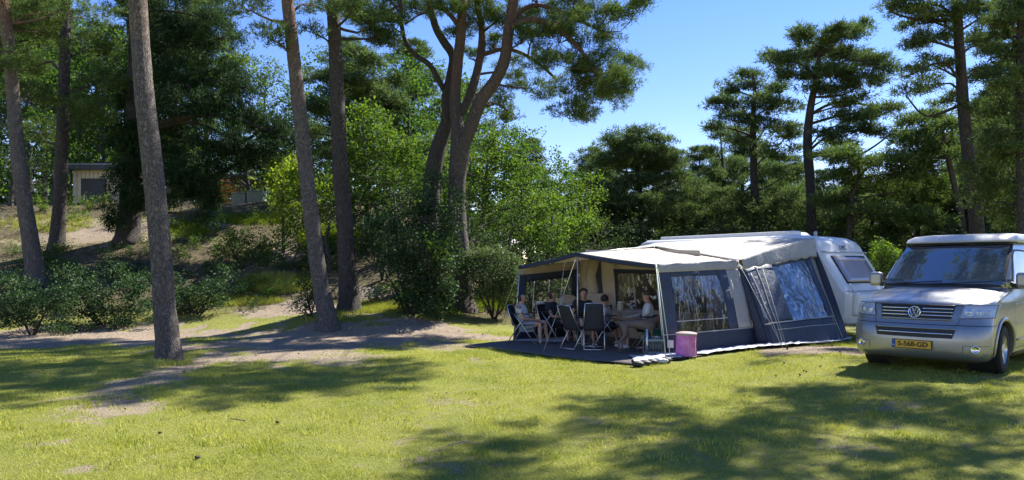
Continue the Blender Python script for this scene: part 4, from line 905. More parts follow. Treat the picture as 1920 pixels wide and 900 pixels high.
panel('wall_panel', [Bb, Bb2, Bt2, Bt - Vector((0, 0, .05))], M_navy, nu=3, wr=.03, off=-.02, label='navy corner gusset')
Qg = [Cb + (Bb2 - Cb) * .0 + (Bb2 - Cb).normalized() * .22, CO - dC * 1.18 + Vector((0, 0, .02)), Cr - dC * .05 - Vector((0, 0, .25)), Q2[2]]
def rail(t_):   # edge that follows the caravan's sloping nose
    m = .95 * (1 - t_) ** .8; return CO - dC * m + Vector((0, 0, .12 + 2.28 * t_))
mb = MB(); mb.grid(lambda a, b: (lambda p0, p1: p0 + (p1 - p0) * a - TB)((Q2[1] * (1 - b) + Q2[2] * b) + (Q2[0] - Q2[1]) * .07 * (1 - b) * 1.0, rail(b) + Vector((.02, -.02, 0))), 4, 16)
mb.build('wall_panel', M_navy, tent, True, solid=.006, label='navy gusset along the caravan nose')
# gable valance
gv = [Bt + Vector((.03, -.04, .015)), None]
def gval(a, b):
    top = Bt * (1 - a) + Cr * a; top = top + Vector((.03, -.04, .02 + .05 * math.sin(a * math.pi)))
    lo = (Bt2 + Vector((0, 0, -.04))) * (1 - a) + (Ct + Vector((.10, -.12, -.10))) * a; lo.z -= .02 * math.sin(a * 40)
    return lo * (1 - b) + top * b - TB + Vector((.03, -.05, 0)) * (1 + wv(top, .5)) 
mb = MB(); mb.grid(gval, 26, 6); mb.build('valance', M_shadedc, tent, True, solid=.006)
# navy edge of the canopy
for a_, b_ in ((Dt, Pt), (Pt, At)):
    d = (b_ - a_); fn = lambda s, k: a_ + d * s + Vector((-.03, -.03, .02 - .085 * k - .0 * s)) + Vector((0, 0, -.03 * math.sin(math.pi * s))) * 1 - TB
    mb = MB(); mb.grid(fn, 14, 1); mb.build('edge_trim', M_navy, tent, True, solid=.02)
# far side wall D-E seen from inside
Q3 = [Db, Eb, Et - Vector((0, 0, .05)), Dt - Vector((0, 0, .03))]
panel('mud_wall', Q3, M_navy, (0, 1), (0, .26), **wk)
panel('wall_panel', Q3, M_navy2, (0, .12), (.26, .9), nu=4, **wk)
panel('wall_panel', Q3, M_navy2, (.86, 1), (.26, .9), nu=4, **wk)
panel('wall_panel', Q3, M_navy2, (.12, .86), (.80, .9), nu=12, nv=2, **wk)
panel('wall_panel', Q3, M_cream, (0, 1), (.9, 1), nu=12, nv=2, label='cream top strip', **wk)
panel('window', Q3, M_clear2, (.12, .86), (.26, .80), nu=16, nv=12, wr=.03, bow=.04, solid=0)
for uu in (.26, .5, .72): panel('window_cord', Q3, M_pipe, (uu, uu + .008), (.26, .79), nu=1, nv=10, off=-.05, wr=.01)
# inner front wall of the awning E-B : cream with an arched doorway and a dark window
Q4 = [Eb, Bb + Vector((-.15, .05, 0)), Bt - Vector((.15, -.05, .05)), Et]
def cpan(u, v, mat=M_cream, nm='inner_wall', **kk): return panel(nm, Q4, mat, u, v, wr=.02, **kk)
cpan((.0, .10), (.0, 1.0), nu=4, label='rolled cream door curtain')
cpan((.10, .17), (.0, 1.0), M_navy, nu=3, label='navy panel standing for the shade in the door gap')  # open door gap, its shade painted as a dark panel
cpan((.17, .27), (.0, 1.08), nu=5)
cpan((.27, .84), (.0, .38), nu=12); cpan((.27, .84), (.86, 1.15), nu=12); cpan((.84, 1.0), (0, 1.05), nu=5)
M_screen = plastic('dark_screen', .12, 2, .06, (.17, .17, .15))
cpan((.27, .84), (.38, .86), M_screen, 'window', nu=12, solid=0)
cpan((.26, .85), (.84, .89), M_navy, 'window_border', nu=10, nv=1, off=.02)
cpan((.26, .275), (.37, .86), M_navy, 'window_border', nu=1, nv=8, off=.02)
panel('inner_wall', [Eb + Vector((.3, 1.4, 0)), Bb + Vector((.5, 1.6, 0)), Bt + Vector((.5, 1.6, 0)), Et + Vector((.3, 1.4, .3))], M_cream, wr=.04, label='cream inner tent wall behind the dark window')
mb = MB(); mb.tube([P(1186, 514, 17.0) - TB, P(1191, 560, 17.0) - TB, P(1193, 583, 17.0) - TB], [.022, .024, .022], 8); mb.build('rolled_blind', M_pipe, tent, True)
# rolled curtain
mb = MB(); c0 = Eb + Vector((.28, -.25, 0)) - TB
mb.tube([c0 + Vector((0, 0, .75)), c0 + Vector((.05, 0, 1.2)), c0 + Vector((-.02, 0, 1.55)), c0 + Vector((.1, 0, 1.95))], [.13, .17, .14, .2], 12)
mb.build('curtain', M_cream, tent, True)
# poles
def pole(a_, b_, r=.014, name='pole', mat=M_alu): 
    mb = MB(); mb.tube([Vector(a_) - TB, Vector(b_) - TB], [r, r], 8); return mb.build(name, mat, tent, True)
pole(Pb, Pt, .016); pole(Ab + Vector((-.03, .03, 0)), At, .014); pole(Db + Vector((.03, .03, 0)), Dt); pole(Pt, Rt, .014); pole(At + Vector((-.03, .02, -.03)), Bt - Vector((.05, 0, .06)), .012); pole(Dt, Et, .012)
pole(Q4[0] * .25 + Q4[1] * .75 + Vector((-.1, -.15, 0)), Q4[3] * .25 + Q4[2] * .75 + Vector((-.1, -.15, .0)), .02)
pole(Vector((Rt.x, Rt.y, 0)), Rt, .016)
mb = MB(); mb.tube([Pt - TB + Vector((0, 0, -.03)), Rt * .5 + Et * .5 - TB - Vector((0, 0, .1))], [.03, .03], 6); mb.build('beam_cover', M_navy, tent, True)
# rope guys
M_rope = simple('guy_rope', (.42, .47, .36), .8)
def guy(a_, b_, r=.008): return pole(a_, b_, r, 'guy_rope', M_rope)
guy(Pt, GP(1018, 662) + Vector((0, 0, 0)), .005); guy(At, GP(1250, 684), .010); guy(At + Vector((.02, 0, 0)), GP(1258, 676), .008)
guy(Pt + (Dt - Pt) * .2, GP(1040, 640), .005); guy(Bt, GP(1470, 655), .005); guy(Dt, GP(935, 606), .005)
guy(Cr - Vector((0, 0, .3)), GP(1576, 642), .006); guy(Bt2 + (Ct - Bt2) * .25, GP(1476, 655), .005)
mb = MB(); mb.box(GP(1476, 655) - TB + Vector((0, 0, .03)), (.025, .025, .12)); mb.build('tent_peg', M_black, tent)
mb = MB(); mb.box(P(1257, 645, Ab.y - .02) - TB, (.12, .01, .15)); mb.build('label_patch', M_white, tent)

# ground sheet + plastic flap
def sheet(name, pts, z, mat, label, cat, n=10):
    """flat sheet following the ground, irregular quad fan"""
    q = [Vector(p) for p in pts]
    mb = MB()
    def fn(a, b):
        p = q[0] * (1 - a) * (1 - b) + q[1] * a * (1 - b) + q[2] * a * b + q[3] * (1 - a) * b
        p.z = GZ(p.x, p.y) + z + noise.noise(Vector((p.x * 2.5, p.y * 2.5, 1))) * .006; return p
    mb.grid(fn, n * 2, n); return tag(mb.build(name, mat, None, True, solid=.003), label, cat)
sheet('groundsheet', [GP(866, 651), GP(1196, 687), Bb + Vector((.3, .3, 0)), Eb + Vector((-.1, .3, 0))], .030, M_sheet, 'dark grey groundsheet laid out under and in front of the open canopy', 'groundsheet', 18)
mb = MB(); ed = [GP(1196, 689), GP(1240, 680), GP(1300, 670), GP(1360, 663), GP(1430, 655), GP(1500, 650), GP(1560, 645), GP(1598, 638)]; edi = [GP(1180, 672), GP(1244, 668), GP(1300, 662), GP(1360, 656), GP(1425, 650), GP(1500, 644), GP(1560, 639), GP(1588, 635)]
def fl(a, b):
    s = a * (len(ed) - 1); i = min(int(s), len(ed) - 2); f_ = s - i
    p = (ed[i] * (1 - f_) + ed[i + 1] * f_) * (1 - b) + (edi[i] * (1 - f_) + edi[i + 1] * f_) * b
    w_ = noise.noise(Vector((p.x * 5, p.y * 5, 2))); p = p + Vector((w_ * .12, -abs(w_) * .15 * (1 - b), 0)); p.z = GZ(p.x, p.y) + .045 + .03 * noise.noise(Vector((p.x * 9, p.y * 9, 7))) + .02; return p
mb.grid(fl, 90, 4); tag(mb.build('plastic_skirt', M_flap, None, True, solid=.003), 'crumpled pale plastic skirt lying along the foot of the tent side', 'ground flap')
mb = MB(); 
for i in range(5):
    c = GP(1196 + i * 13, 688 - i * 2.0); mb.ell(c + Vector((0, 0, .05)), (.12, .09, .055), 10, 6)
cl = mb.build('crumpled_cloth', M_black, None, True, solid=0); tag(cl, 'crumpled black and white cloth at the groundsheet corner below the canopy pole', 'cloth')
mb = MB(); mb.ell(GP(1238, 682) + Vector((0, -.06, .06)), (.14, .06, .05), 10, 6); mb.build('light_patch', M_flap, None, True).parent = cl
sheet('sunlight_strip', [Vector((-.1, 16.6, 0)), Vector((1.15, 16.55, 0)), Vector((1.5, 17.7, 0)), Vector((.2, 17.1, 0))], .045, M_flap, 'pale strip of painted sunlight on the floor behind the seated men', 'painted sunlight', 6)  # sunlight falling on the floor, laid down as a pale sheet

# ------------------------------------------------------------------ caravan
cv = thing('caravan', 'white touring caravan with its nose towards the van, awning fixed to its long side', 'caravan', (CO.x, CO.y, 0))
Xc = Matrix(((-dC.x, dW.x, 0), (-dC.y, dW.y, 0), (0, 0, 1)))       # local x: towards the nose, y: across, z up
def cw(x, y, z): return Xc @ Vector((x, y, z))
Wc = 2.15
prof = [(.80, .32), (.94, .40), (1.0, .55), (1.02, 1.10), (.93, 1.18), (.80, 1.36), (.38, 2.02), (.30, 2.14), (.22, 2.28), (.08, 2.42), (-.15, 2.52), (-.55, 2.58), (-5.6, 2.60), (-5.85, 2.5), (-6.0, 2.2), (-6.05, .6), (-5.9, .36), (-3.6, .32)]
def pp(i_, y): return cw(prof[i_][0], y, prof[i_][1])
mb = MB(); n = len(prof); ys = [0.0, .06, .16, Wc * .5, Wc - .16, Wc - .06, Wc]; ins = [.10, .035, 0, 0, 0, .035, .10]
vv = []
for y, s_ in zip(ys, ins):
    for x, z in prof:
        cx_, cz_ = -2.5, 1.45; L_ = math.hypot(x - cx_, z - cz_) ; dx, dz = (x - cx_), (z - cz_)
        vv.append(cw(x - s_ * (1 if x > 0 else -1 if x < -5.4 else 0), y, z - s_ * (1 if z > 1.45 else -1) * (1 if abs(z - 1.45) > .6 else .0)))
ff = [tuple(range(n)), tuple(range((len(ys) - 1) * n, len(ys) * n))[::-1]]
for j in range(len(ys) - 1):
    for i in range(n): ff.append((j * n + i, (j + 1) * n + i, (j + 1) * n + (i + 1) % n, j * n + (i + 1) % n))
mb.add(vv, ff); body = mb.build('body', M_white, cv); smooth_angle(body, 32)
def nose_patch(name, y0, y1, z0, z1, off, mat, parent, th=.02, bevel=.01):
    """plate following the nose profile between heights z0..z1"""
    pr = sorted([(z, x) for x, z in prof[:12]]); zs = np.linspace(z0, z1, 8); xs = np.interp(zs, [a_ for a_, _ in pr], [b_ for _, b_ in pr])
    mb = MB(); mb.grid(lambda a, b: cw(xs[int(round(b * 7))] + off, y0 + (y1 - y0) * a, zs[int(round(b * 7))]), 6, 7)
    return mb.build(name, mat, parent, True, solid=th)
wf = nose_patch('window_frame', .30, Wc - .30, 1.36, 2.04, .012, M_black, cv, .02)
nose_patch('window', .34, Wc - .34, 1.40, 2.00, .030, M_cwin, cv, .02)
M_grey = simple('trim_grey', (.42, .43, .45), .45); M_pinkish = simple('blind', (.55, .45, .44), .6)
nose_patch('blind_rail', .36, Wc - .36, 1.93, 1.98, .045, M_pinkish, cv, .01)
nose_patch('trim', .02, Wc - .02, 2.125, 2.15, .02, M_grey, cv, .02)
nose_patch('trim', .02, Wc - .02, 1.165, 1.185, .03, M_grey, cv, .02)
lk = nose_patch('gas_locker', .18, Wc - .18, .60, 1.12, .03, M_white, cv, .05)
nose_patch('trim', .16, Wc - .16, .585, .60, .045, M_grey, cv, .01)
nose_patch('grab_rail', .25, .27, 1.12, 1.34, .06, M_alu, cv, .02); nose_patch('grab_rail', .25, .75, 1.325, 1.345, .06, M_alu, cv, .02)
mb = MB(); mb.lathe([(0, .0), (.055, 0), (.055, .03), (0, .03)], n=16, axis='x'); 
lamp = mb.build('marker_lamp', simple('amber_lens', (.5, .28, .12), .3), cv, True); lamp.location = cw(1.04, .42, .78); lamp.rotation_euler = (0, 0, math.atan2(-dC.y, -dC.x))
def text_mesh(s, size, ext=.004, align='CENTER', bold=0.0):
    c = bpy.data.curves.new('txt', 'FONT'); c.body = s; c.size = size; c.extrude = ext; c.align_x = align; c.align_y = 'CENTER'; c.offset = bold
    o = bpy.data.objects.new('txt', c); COL.objects.link(o); dg = bpy.context.evaluated_depsgraph_get()
    me = bpy.data.meshes.new_from_object(o.evaluated_get(dg)); bpy.data.objects.remove(o); return me
def face_text(s, size, pos, normal, up, mat, parent, name='lettering', bold=0.0):
    me = text_mesh(s, size, .003, bold=bold); o = link(name, me, mat, parent)
    n_ = Vector(normal).normalized(); u_ = Vector(up); r_ = u_.cross(n_).normalized(); u_ = n_.cross(r_)
    M_ = Matrix((r_, u_, n_)).transposed().to_4x4(); M_.translation = Vector(pos); o.matrix_local = M_; return o
tn = (Xc @ Vector((.9, 0, .45))); face_text('LMC', .17, cw(.275, Wc * .48, 2.24) + tn.normalized() * .02, tn, Xc @ Vector((-.45, 0, .9)), M_black, cv, bold=.0)
# roof things
mb = MB(); mb.box(cw(-2.9, .45, 2.64), (4.6, .32, .12), Xc.to_4x4().to_3x3()); mb.build('roof_rail_box', M_white, cv, bevel=.03)
sk_ = MB(); sk_.box(cw(-1.5, 1.2, 2.65), (1.2, .8, .10), Xc, .82); sko = sk_.build('skylight', simple('skylight_grey', (.60, .62, .68), .3), cv, bevel=.03)
for k_ in (-.4, 0, .4):
    b_ = MB(); b_.box(cw(-1.5 + k_, .79, 2.64), (.05, .03, .05), Xc); b_.build('latch', M_black, sko)
mb = MB(); mb.tube([cw(-.25, .8, 2.5), cw(-.35, .82, 3.0)], [.008, .004], 6); mb.build('antenna', M_black, cv)
mb = MB(); mb.lathe([(.0, .0), (.05, 0), (.05, .10), (.02, .13), (0, .13)], n=12); o = mb.build('roof_vent', M_grey, cv, True); o.location = cw(-.5, 1.1, 2.58)
for y in (.12, Wc - .12):
    mb = MB(); mb.lathe([(0, -.09), (.26, -.09), (.32, -.07), (.33, 0), (.32, .07), (.26, .09), (0, .09)], n=20, axis='y'); o = mb.build('wheel', M_black, cv, True); o.location = cw(-2.6, y, .33); o.rotation_euler = (0, 0, math.atan2(-dC.y, -dC.x))
mb = MB(); mb.tube([cw(.9, .5, .36), cw(2.1, Wc / 2, .42)], [.035, .035], 6); mb.tube([cw(.9, Wc - .5, .36), cw(2.1, Wc / 2, .42)], [.035, .035], 6); mb.tube([cw(2.1, Wc / 2, .42), cw(2.35, Wc / 2, .48)], [.04, .05], 8); mb.build('tow_bar', M_grey, cv)
mb = MB(); mb.tube([cw(1.75, Wc / 2 + .05, .05), cw(1.75, Wc / 2 + .05, .85)], [.025, .025], 8); mb.ell(cw(1.75, Wc / 2 + .05, .08), (.08, .03, .08), 10, 6); mb.build('jockey_wheel', M_grey, cv)

# ------------------------------------------------------------------ cabin, pergola, boxes on the dune
hb = Vector(P(145, 405, 34)); hz = GZ(hb.x, 34)
M_plank = simple('larch_plank', (.76, .63, .48), .75, 0, .22, 3); M_anth = simple('anthracite', (.035, .04, .05), .45); M_door = simple('door_slate', (.03, .036, .05), .45)
hx0 = (136 - 960) / FPX * 34; z_0 = hb.z; hw = 4.4; ph = (405 - 333) / FPX * 34
cab = thing('cabin', 'small flat-roofed wooden cabin with vertical pale planks and dark door on the dune', 'cabin', (hx0, 34, z_0 - .1))
ctop = (405 - 319) / FPX * 34 + .1
mb = MB(); mb.box((hw / 2, 1.6, ctop / 2), (hw - .06, 3.1, ctop)); mb.build('wall_core', M_anth, cab)
pm = MB(); pm.box((0, 0, ctop / 2), (.178, .028, ctop)); pme = new_mesh('plank', pm.v, pm.f)
pm2 = MB(); pm2.box((0, 0, 0), (.178, .028, ctop - 1.88)); pme2 = new_mesh('plank', pm2.v, pm2.f)
dx0, dx1 = (153 - 136) / FPX * 34, (153 - 136) / FPX * 34 + 1.1
x = .095
while x < hw - .05:
    if dx0 - .05 < x < dx1 + .02: o = link('plank', pme2, M_plank, cab); o.location = (x, .035, 1.88 + (ctop - 1.88) / 2)
    else: o = link('plank', pme, M_plank, cab); o.location = (x, .035, 0)
    x += .2
mb = MB(); mb.box(((dx0 + dx1) / 2, .04, .93), (1.08, .05, 1.84)); dr = mb.build('door', M_door, cab)
mb = MB(); mb.box((dx0 + .13, .0, .98), (.04, .02, .24)); mb.box((dx0 + .19, -.03, 1.02), (.15, .02, .025)); mb.build('handle', M_steel, dr)
mb = MB(); mb.box((hw / 2 - .05, 1.5, ctop + .10), (hw + .35, 3.7, .22)); rf = mb.build('roof', M_anth, cab)
mb = MB(); mb.box((hw / 2 - .05, 1.5, ctop + .235), (hw + .42, 3.76, .05)); mb.build('roof_edge', simple('zinc', (.2, .22, .25), .4, .6), rf)
mb = MB(); mb.tube([(-.06, -.02, 0), (-.06, -.02, ctop + .1)], [.04, .04], 8); mb.build('downpipe', M_anth, cab)
pg = thing('pergola', 'open timber shelter with orange beams under a flat roof on the dune', 'shelter', (0, 36, 0)); M_oran = simple('orange_timber', (.78, .36, .12), .6, 0, .25, 4); M_post = simple('post_timber', (.62, .46, .34), .7)
def lp(px, py, Y=36): return P(px, py, Y) - Vector((0, 36, 0))
for i in range(5):
    mb = MB(); mb.box((lp(428, 342).x - .0, -1.5 + i * .5, lp(428, 346 + i * 7).z), (1.35, .09, .15)); mb.build('beam', M_oran, pg)
mb = MB(); mb.box((lp(440, 336).x, 0, lp(436, 336).z), (2.3, 3.2, .10)); mb.build('roof', M_anth, pg)
for px, w_ in ((437, .12), (451, .16)):
    a_ = lp(px, 340); mb = MB(); mb.box((a_.x, 0, (a_.z + lp(px, 405).z) / 2), (w_, w_, a_.z - lp(px, 405).z + .3)); mb.build('post', M_post, pg)
M_box = simple('box_greygreen', (.22, .26, .21), .5)
for i, (x0_, x1_) in enumerate(((438, 465), (466, 497))):
    a_ = P((x0_ + x1_) / 2, 408, 33); w_ = (x1_ - x0_) / FPX * 33
    mb = MB(); mb.box((0, 0, .22), (w_ - .03, .6, .60)); mb.box((0, 0, .54), (w_, .64, .05))
    o = mb.build('storage_box', M_box, None, bevel=.03); o.location = (a_.x, 33, GZ(a_.x, 33) - .05)
    tag(o, ('left' if i == 0 else 'right') + ' one of the two grey-green boxes in front of the pergola', 'box', 'grey-green boxes on the dune')
# low building behind the van
Yb = 40; bl0 = P(1645, 447, Yb); bl1 = P(1905, 441, Yb - 3)
bw = thing('low_building', 'long low building with pale roof edge seen between caravan and van', 'building', (bl0.x, Yb, 0)); d_ = Vector((bl1.x - bl0.x, bl1.y - bl0.y, 0)); L_ = d_.length + 1; ang = math.atan2(d_.y, d_.x); bw.rotation_euler = (0, 0, ang)
mb = MB(); mb.box((L_ / 2, 2, bl0.z / 2 - .1), (L_, 3.6, bl0.z - .1)); mb.build('wall', simple('brown_wall', (.16, .12, .10), .8), bw)
mb = MB(); mb.box((L_ / 2, 1.9, bl0.z + .02), (L_ + .6, 4.2, .10)); mb.build('roof', simple('roof_sheet', (.30, .27, .24), .7), bw)
mb = MB(); mb.box((L_ / 2, -.24, bl0.z + .0), (L_ + .6, .06, .10)); mb.build('fascia', simple('fascia_pale', (.60, .55, .5), .6), bw)
bush('rounded sunlit laurel shrub between the caravan nose and the van', 1668, 520, [(1650, 470, 20, 12, 9), (1675, 475, 22, 14, 9), (1660, 495, 26, 14, 10), (1690, 500, 24, 14, 8)], M_oak, L=.10, wd=.05, tufts=50, Y=23)
# ------------------------------------------------------------------ silver camper van
def carpaint(name, c, rough=.32):
    t = NT(name); co = t.coord('Object'); n = t.noise(co, 1500, 2); n2 = t.noise(co, 3, 4)
    col = t.mixc(t.math('MULTIPLY', n2, .25), c, tuple(x * .8 for x in c))
    dirt = t.ramp(t.noise(t.coord('Object', (1, 1, 3)), 5, 5, .7), [(.45, (0, 0, 0)), (.8, (1, 1, 1))])
    col = t.mixc(t.math('MULTIPLY', dirt, .18), col, (.30, .27, .22))
    nm = t.bump(n, .0004, .5)
    return t.fin(t.bsdf(col, t.math('ADD', rough, t.math('MULTIPLY', dirt, .12)), .72, nm, Coat_Weight=.55, Coat_Roughness=.06))
M_silver = carpaint('silver_paint', (.335, .345, .355)); M_poptop = simple('poptop_white', (.56, .56, .55), .35, 0, .05)
M_glass = NT('car_glass'); _g = M_glass; M_glass = _g.fin(_g.bsdf((.075, .09, .115), .03, 0, None, Specular_IOR_Level=.9, Coat_Weight=1.0, Coat_Roughness=.01, Coat_IOR=2.1))
M_dark = simple('dark_plastic', (.022, .022, .024), .55); M_gap = simple('panel_gap', (.02, .02, .02), .8)
M_tyre = simple('tyre_rubber', (.022, .021, .02), .85, 0, .2, 20, .004, 90); M_rim = simple('alloy', (.66, .66, .66), .28, .85, .05)
M_chrome = simple('chrome', (.75, .76, .78), .12, 1, .03); M_lens = NT('lamp_lens'); _g = M_lens
M_lens = _g.fin((lambda t: (lambda mx: (t.l(t.bsdf((.75, .78, .8), .05), mx.inputs[2]), t.l(t.n('ShaderNodeBsdfTransparent').outputs[0], mx.inputs[1]), mx.inputs[0].__setattr__('default_value', .28), mx.outputs[0])[-1])(t.n('ShaderNodeMixShader')))(_g))
M_reflect = simple('lamp_reflector', (.55, .57, .58), .22, .9); M_plate = simple('plate_yellow', (.72, .42, .03), .45, 0, .05); M_blue = simple('plate_blue', (.02, .07, .35), .45); M_ink = simple('ink', (.02, .02, .02), .5)

TZ = [.20, .24, .30, .42, .55, .66, .70, .73, .82, .95, 1.00, 1.04, 1.07, 1.10, 1.14, 1.18, 1.22, 1.26, 1.30, 1.45, 1.60, 1.75, 1.86, 1.90, 1.94, 1.965]
TX = [-.14, -.05, -.01, 0, -.005, -.03, -.05, -.075, -.10, -.15, -.18, -.24, -.34, -.46, -.66, -.86, -1.00, -1.05, -1.095, -1.28, -1.465, -1.655, -1.80, -1.88, -2.02, -2.25]
TW = [.86, .90, .93, .95, .955, .955, .952, .95, .95, .947, .945, .943, .94, .937, .933, .93, .925, .918, .912, .885, .858, .83, .80, .78, .74, .66]
TR = [-4.70, -4.78, -4.85, -4.88, -4.88, -4.88, -4.87, -4.86, -4.86, -4.86, -4.86, -4.86, -4.86, -4.86, -4.86, -4.86, -4.86, -4.855, -4.85, -4.83, -4.80, -4.77, -4.74, -4.72, -4.66, -4.5]
TC = [.16, .18, .20, .22, .22, .22, .22, .22, .22, .23, .25, .28, .32, .36, .40, .40, .34, .26, .20, .18, .17, .16, .16, .16, .16, .16]
TRD = [.16, .18, .20, .22, .22, .22, .22, .22, .22, .22, .22, .22, .22, .22, .22, .20, .16, .12, .10, .10, .10, .10, .10, .10, .12, .16]
def vz(T, z): return float(np.interp(z, TZ, T))
def Xf(y, z, W=None):
    W = vz(TW, z); r = vz(TRD, z); c = vz(TC, z); a = min(abs(y), W) ; q = max(0.0, (a - (W - r)) / r)
    return vz(TX, z) - c * (a / W) ** 2.3 - r * (1 - math.sqrt(max(0, 1 - min(q, 1) ** 2)))
def Ys(x, z):      # half width at x on the side
    W = vz(TW, z); x0 = Xf(W, z); f = min(1, max(0, (x0 - x) / 1.4)); return W - .035 * (1 - f) ** 2
def ring(z):
    W = vz(TW, z); r = vz(TRD, z); pts = []
    ysf = list(np.linspace(0, W - r, 9)) + [W - r + r * math.sin(a) for a in np.linspace(0, math.pi / 2, 9)[1:]]
    for y in ysf: pts.append((Xf(y, z), min(y, Ys(Xf(y, z), z) if y > W - .02 else y)))
    xe = Xf(W, z); xr = vz(TR, z); rr = .14
    for s in np.linspace(0, 1, 34)[1:]: x = xe + (xr + rr - xe) * s; pts.append((x, Ys(x, z)))
    for a in np.linspace(0, math.pi / 2, 6)[1:]: pts.append((xr + rr - rr * math.sin(a), W - rr + rr * math.cos(a)))
    pts.append((xr, W * .5)); pts.append((xr, 0)); return pts
VANH = R(48.0); fw = Vector((-math.sin(VANH), -math.cos(VANH), 0)); lf = Vector((math.cos(VANH), -math.sin(VANH), 0))
gw = Vector((7.17, 10.66, 0)); vorg = gw + (fw * .89 - lf * .82) * 1.025; vorg.z = GZ(7.0, 11.2)
van = thing('camper_van', 'silver camper van parked facing the camera at the right edge, yellow number plate', 'van', vorg, math.atan2(fw.y, fw.x)); van.scale = (1.025,) * 3
zs = []
for a_, b_ in zip(TZ[:-1], TZ[1:]): zs += list(np.linspace(a_, b_, max(2, int((b_ - a_) / .045) + 1))[:-1])
zs.append(TZ[-1])
rings = [ring(z) for z in zs]; nr = len(rings[0]); v = []; 
for z, rg in zip(zs, rings):
    v += [(x, y, z) for x, y in rg] + [(x, -y, z) for x, y in rg[-2:0:-1]]
m_ = 2 * nr - 2; f = []
for j in range(len(zs) - 1):
    for i in range(m_): f.append((j * m_ + i, j * m_ + (i + 1) % m_, (j + 1) * m_ + (i + 1) % m_, (j + 1) * m_ + i))
f.append(tuple(range(m_))[::-1]); f.append(tuple((len(zs) - 1) * m_ + i for i in range(m_)))
mb = MB(); mb.add(v, f); body = mb.build('body', M_silver, van)
# wheel arches cut out of the body with cylinders (applied at once, no helper left behind)
def bool_cut(o, cutters):
    tmp = []
    for c in cutters:
        co_ = c.build('cutter', M_dark); co_.parent = o.parent; tmp.append(co_)
        md = o.modifiers.new('cut', 'BOOLEAN'); md.operation = 'DIFFERENCE'; md.solver = 'EXACT'; md.object = co_
    dg = bpy.context.evaluated_depsgraph_get(); me = bpy.data.meshes.new_from_object(o.evaluated_get(dg))
    o.modifiers.clear(); o.data = me
    for c in tmp: bpy.data.objects.remove(c)
cuts = []
for x in (-.89, -3.89):
    for s in (1, -1):
        c = MB(); c.tube([(x, s * .55, .36), (x, s * 1.2, .36)], .40, 36); cuts.append(c)
bool_cut(body, cuts); smooth_angle(body, 38)
if not body.data.materials: body.data.materials.append(M_silver)
def fpatch(name, q, off, mat, parent, nu=10, nv=6, th=.0, label=None):
    """patch on the front: q = 4 corners (y,z) bl, br, tr, tl"""
    def fn(a, b):
        y = q[0][0] * (1 - a) * (1 - b) + q[1][0] * a * (1 - b) + q[2][0] * a * b + q[3][0] * (1 - a) * b
        z = q[0][1] * (1 - a) * (1 - b) + q[1][1] * a * (1 - b) + q[2][1] * a * b + q[3][1] * (1 - a) * b
        x = Xf(y, z); e = .01; nx = 1.0; ny = (Xf(y - e, z) - Xf(y + e, z)) / (2 * e); nz = (Xf(y, z - e) - Xf(y, z + e)) / (2 * e)
        n_ = Vector((nx, ny, nz)).normalized(); return Vector((x, y, z)) + n_ * off
    mb = MB(); mb.grid(fn, nu, nv); return mb.build(name, mat, parent, True, label=label, solid=th, offset=0)
def spatch(name, poly, off, mat, parent, s=1, th=.0, label=None):
    """polygon on the side: poly = (x,z) points, filled as strips between bottom and top chains: ((xb,zb),(xt,zt))"""
    n_ = len(poly) - 1
    def fn(a, b):
        i = min(int(a * n_ + 1e-6), n_); p0, p1 = poly[i]; x = p0[0] * (1 - b) + p1[0] * b; z = p0[1] * (1 - b) + p1[1] * b
        return Vector((x, s * (Ys(x, z) + off), z))
    mb = MB(); mb.grid(fn, n_, 8); return mb.build(name, mat, parent, True, label=label, solid=th, offset=0)
# glazing
fpatch('window_seal', [(.845, 1.245), (-.845, 1.245), (-.765, 1.885), (.765, 1.885)], .006, M_dark, van, 24, 14)
fpatch('windscreen', [(.815, 1.268), (-.815, 1.268), (-.735, 1.862), (.735, 1.862)], .012, M_glass, van, 24, 14)
fpatch('scuttle', [(.80, 1.222), (-.80, 1.222), (-.80, 1.245), (.80, 1.245)], .012, M_dark, van, 20, 2)
for s in (1, -1):
    fr_ = [((-1.36, 1.20), (-1.37, 1.24)), ((-1.44, 1.20), (-1.58, 1.48)), ((-1.55, 1.20), (-1.78, 1.74)), ((-1.7, 1.20), (-1.88, 1.80)), ((-1.9, 1.20), (-2.0, 1.81)), ((-2.2, 1.20), (-2.25, 1.81)), ((-2.48, 1.20), (-2.48, 1.80))]
    spatch('window_seal', fr_, .004, M_dark, van, s)
    g_ = [((x0 - .03 if i_ < 5 else x0 + .03, z0 + .03), (x1 - .035 if i_ < 5 else x1 + .03, z1 - .03)) for i_, ((x0, z0), (x1, z1)) in enumerate(fr_)]
    spatch('side_window', g_, .010, M_glass, van, s)
    for x0_, x1_ in ((-2.62, -3.62), (-3.74, -4.62)):
        fr_ = [((x0_ + (x1_ - x0_) * k, 1.20), (x0_ + (x1_ - x0_) * k, 1.79)) for k in np.linspace(0, 1, 7)]
        spatch('window_seal', fr_, .004, M_dark, van, s)
        fr_ = [((x0_ - .03 + (x1_ - x0_ + .06) * k, 1.23), (x0_ - .03 + (x1_ - x0_ + .06) * k, 1.76)) for k in np.linspace(0, 1, 7)]
        spatch('side_window', fr_, .010, M_glass, van, s)
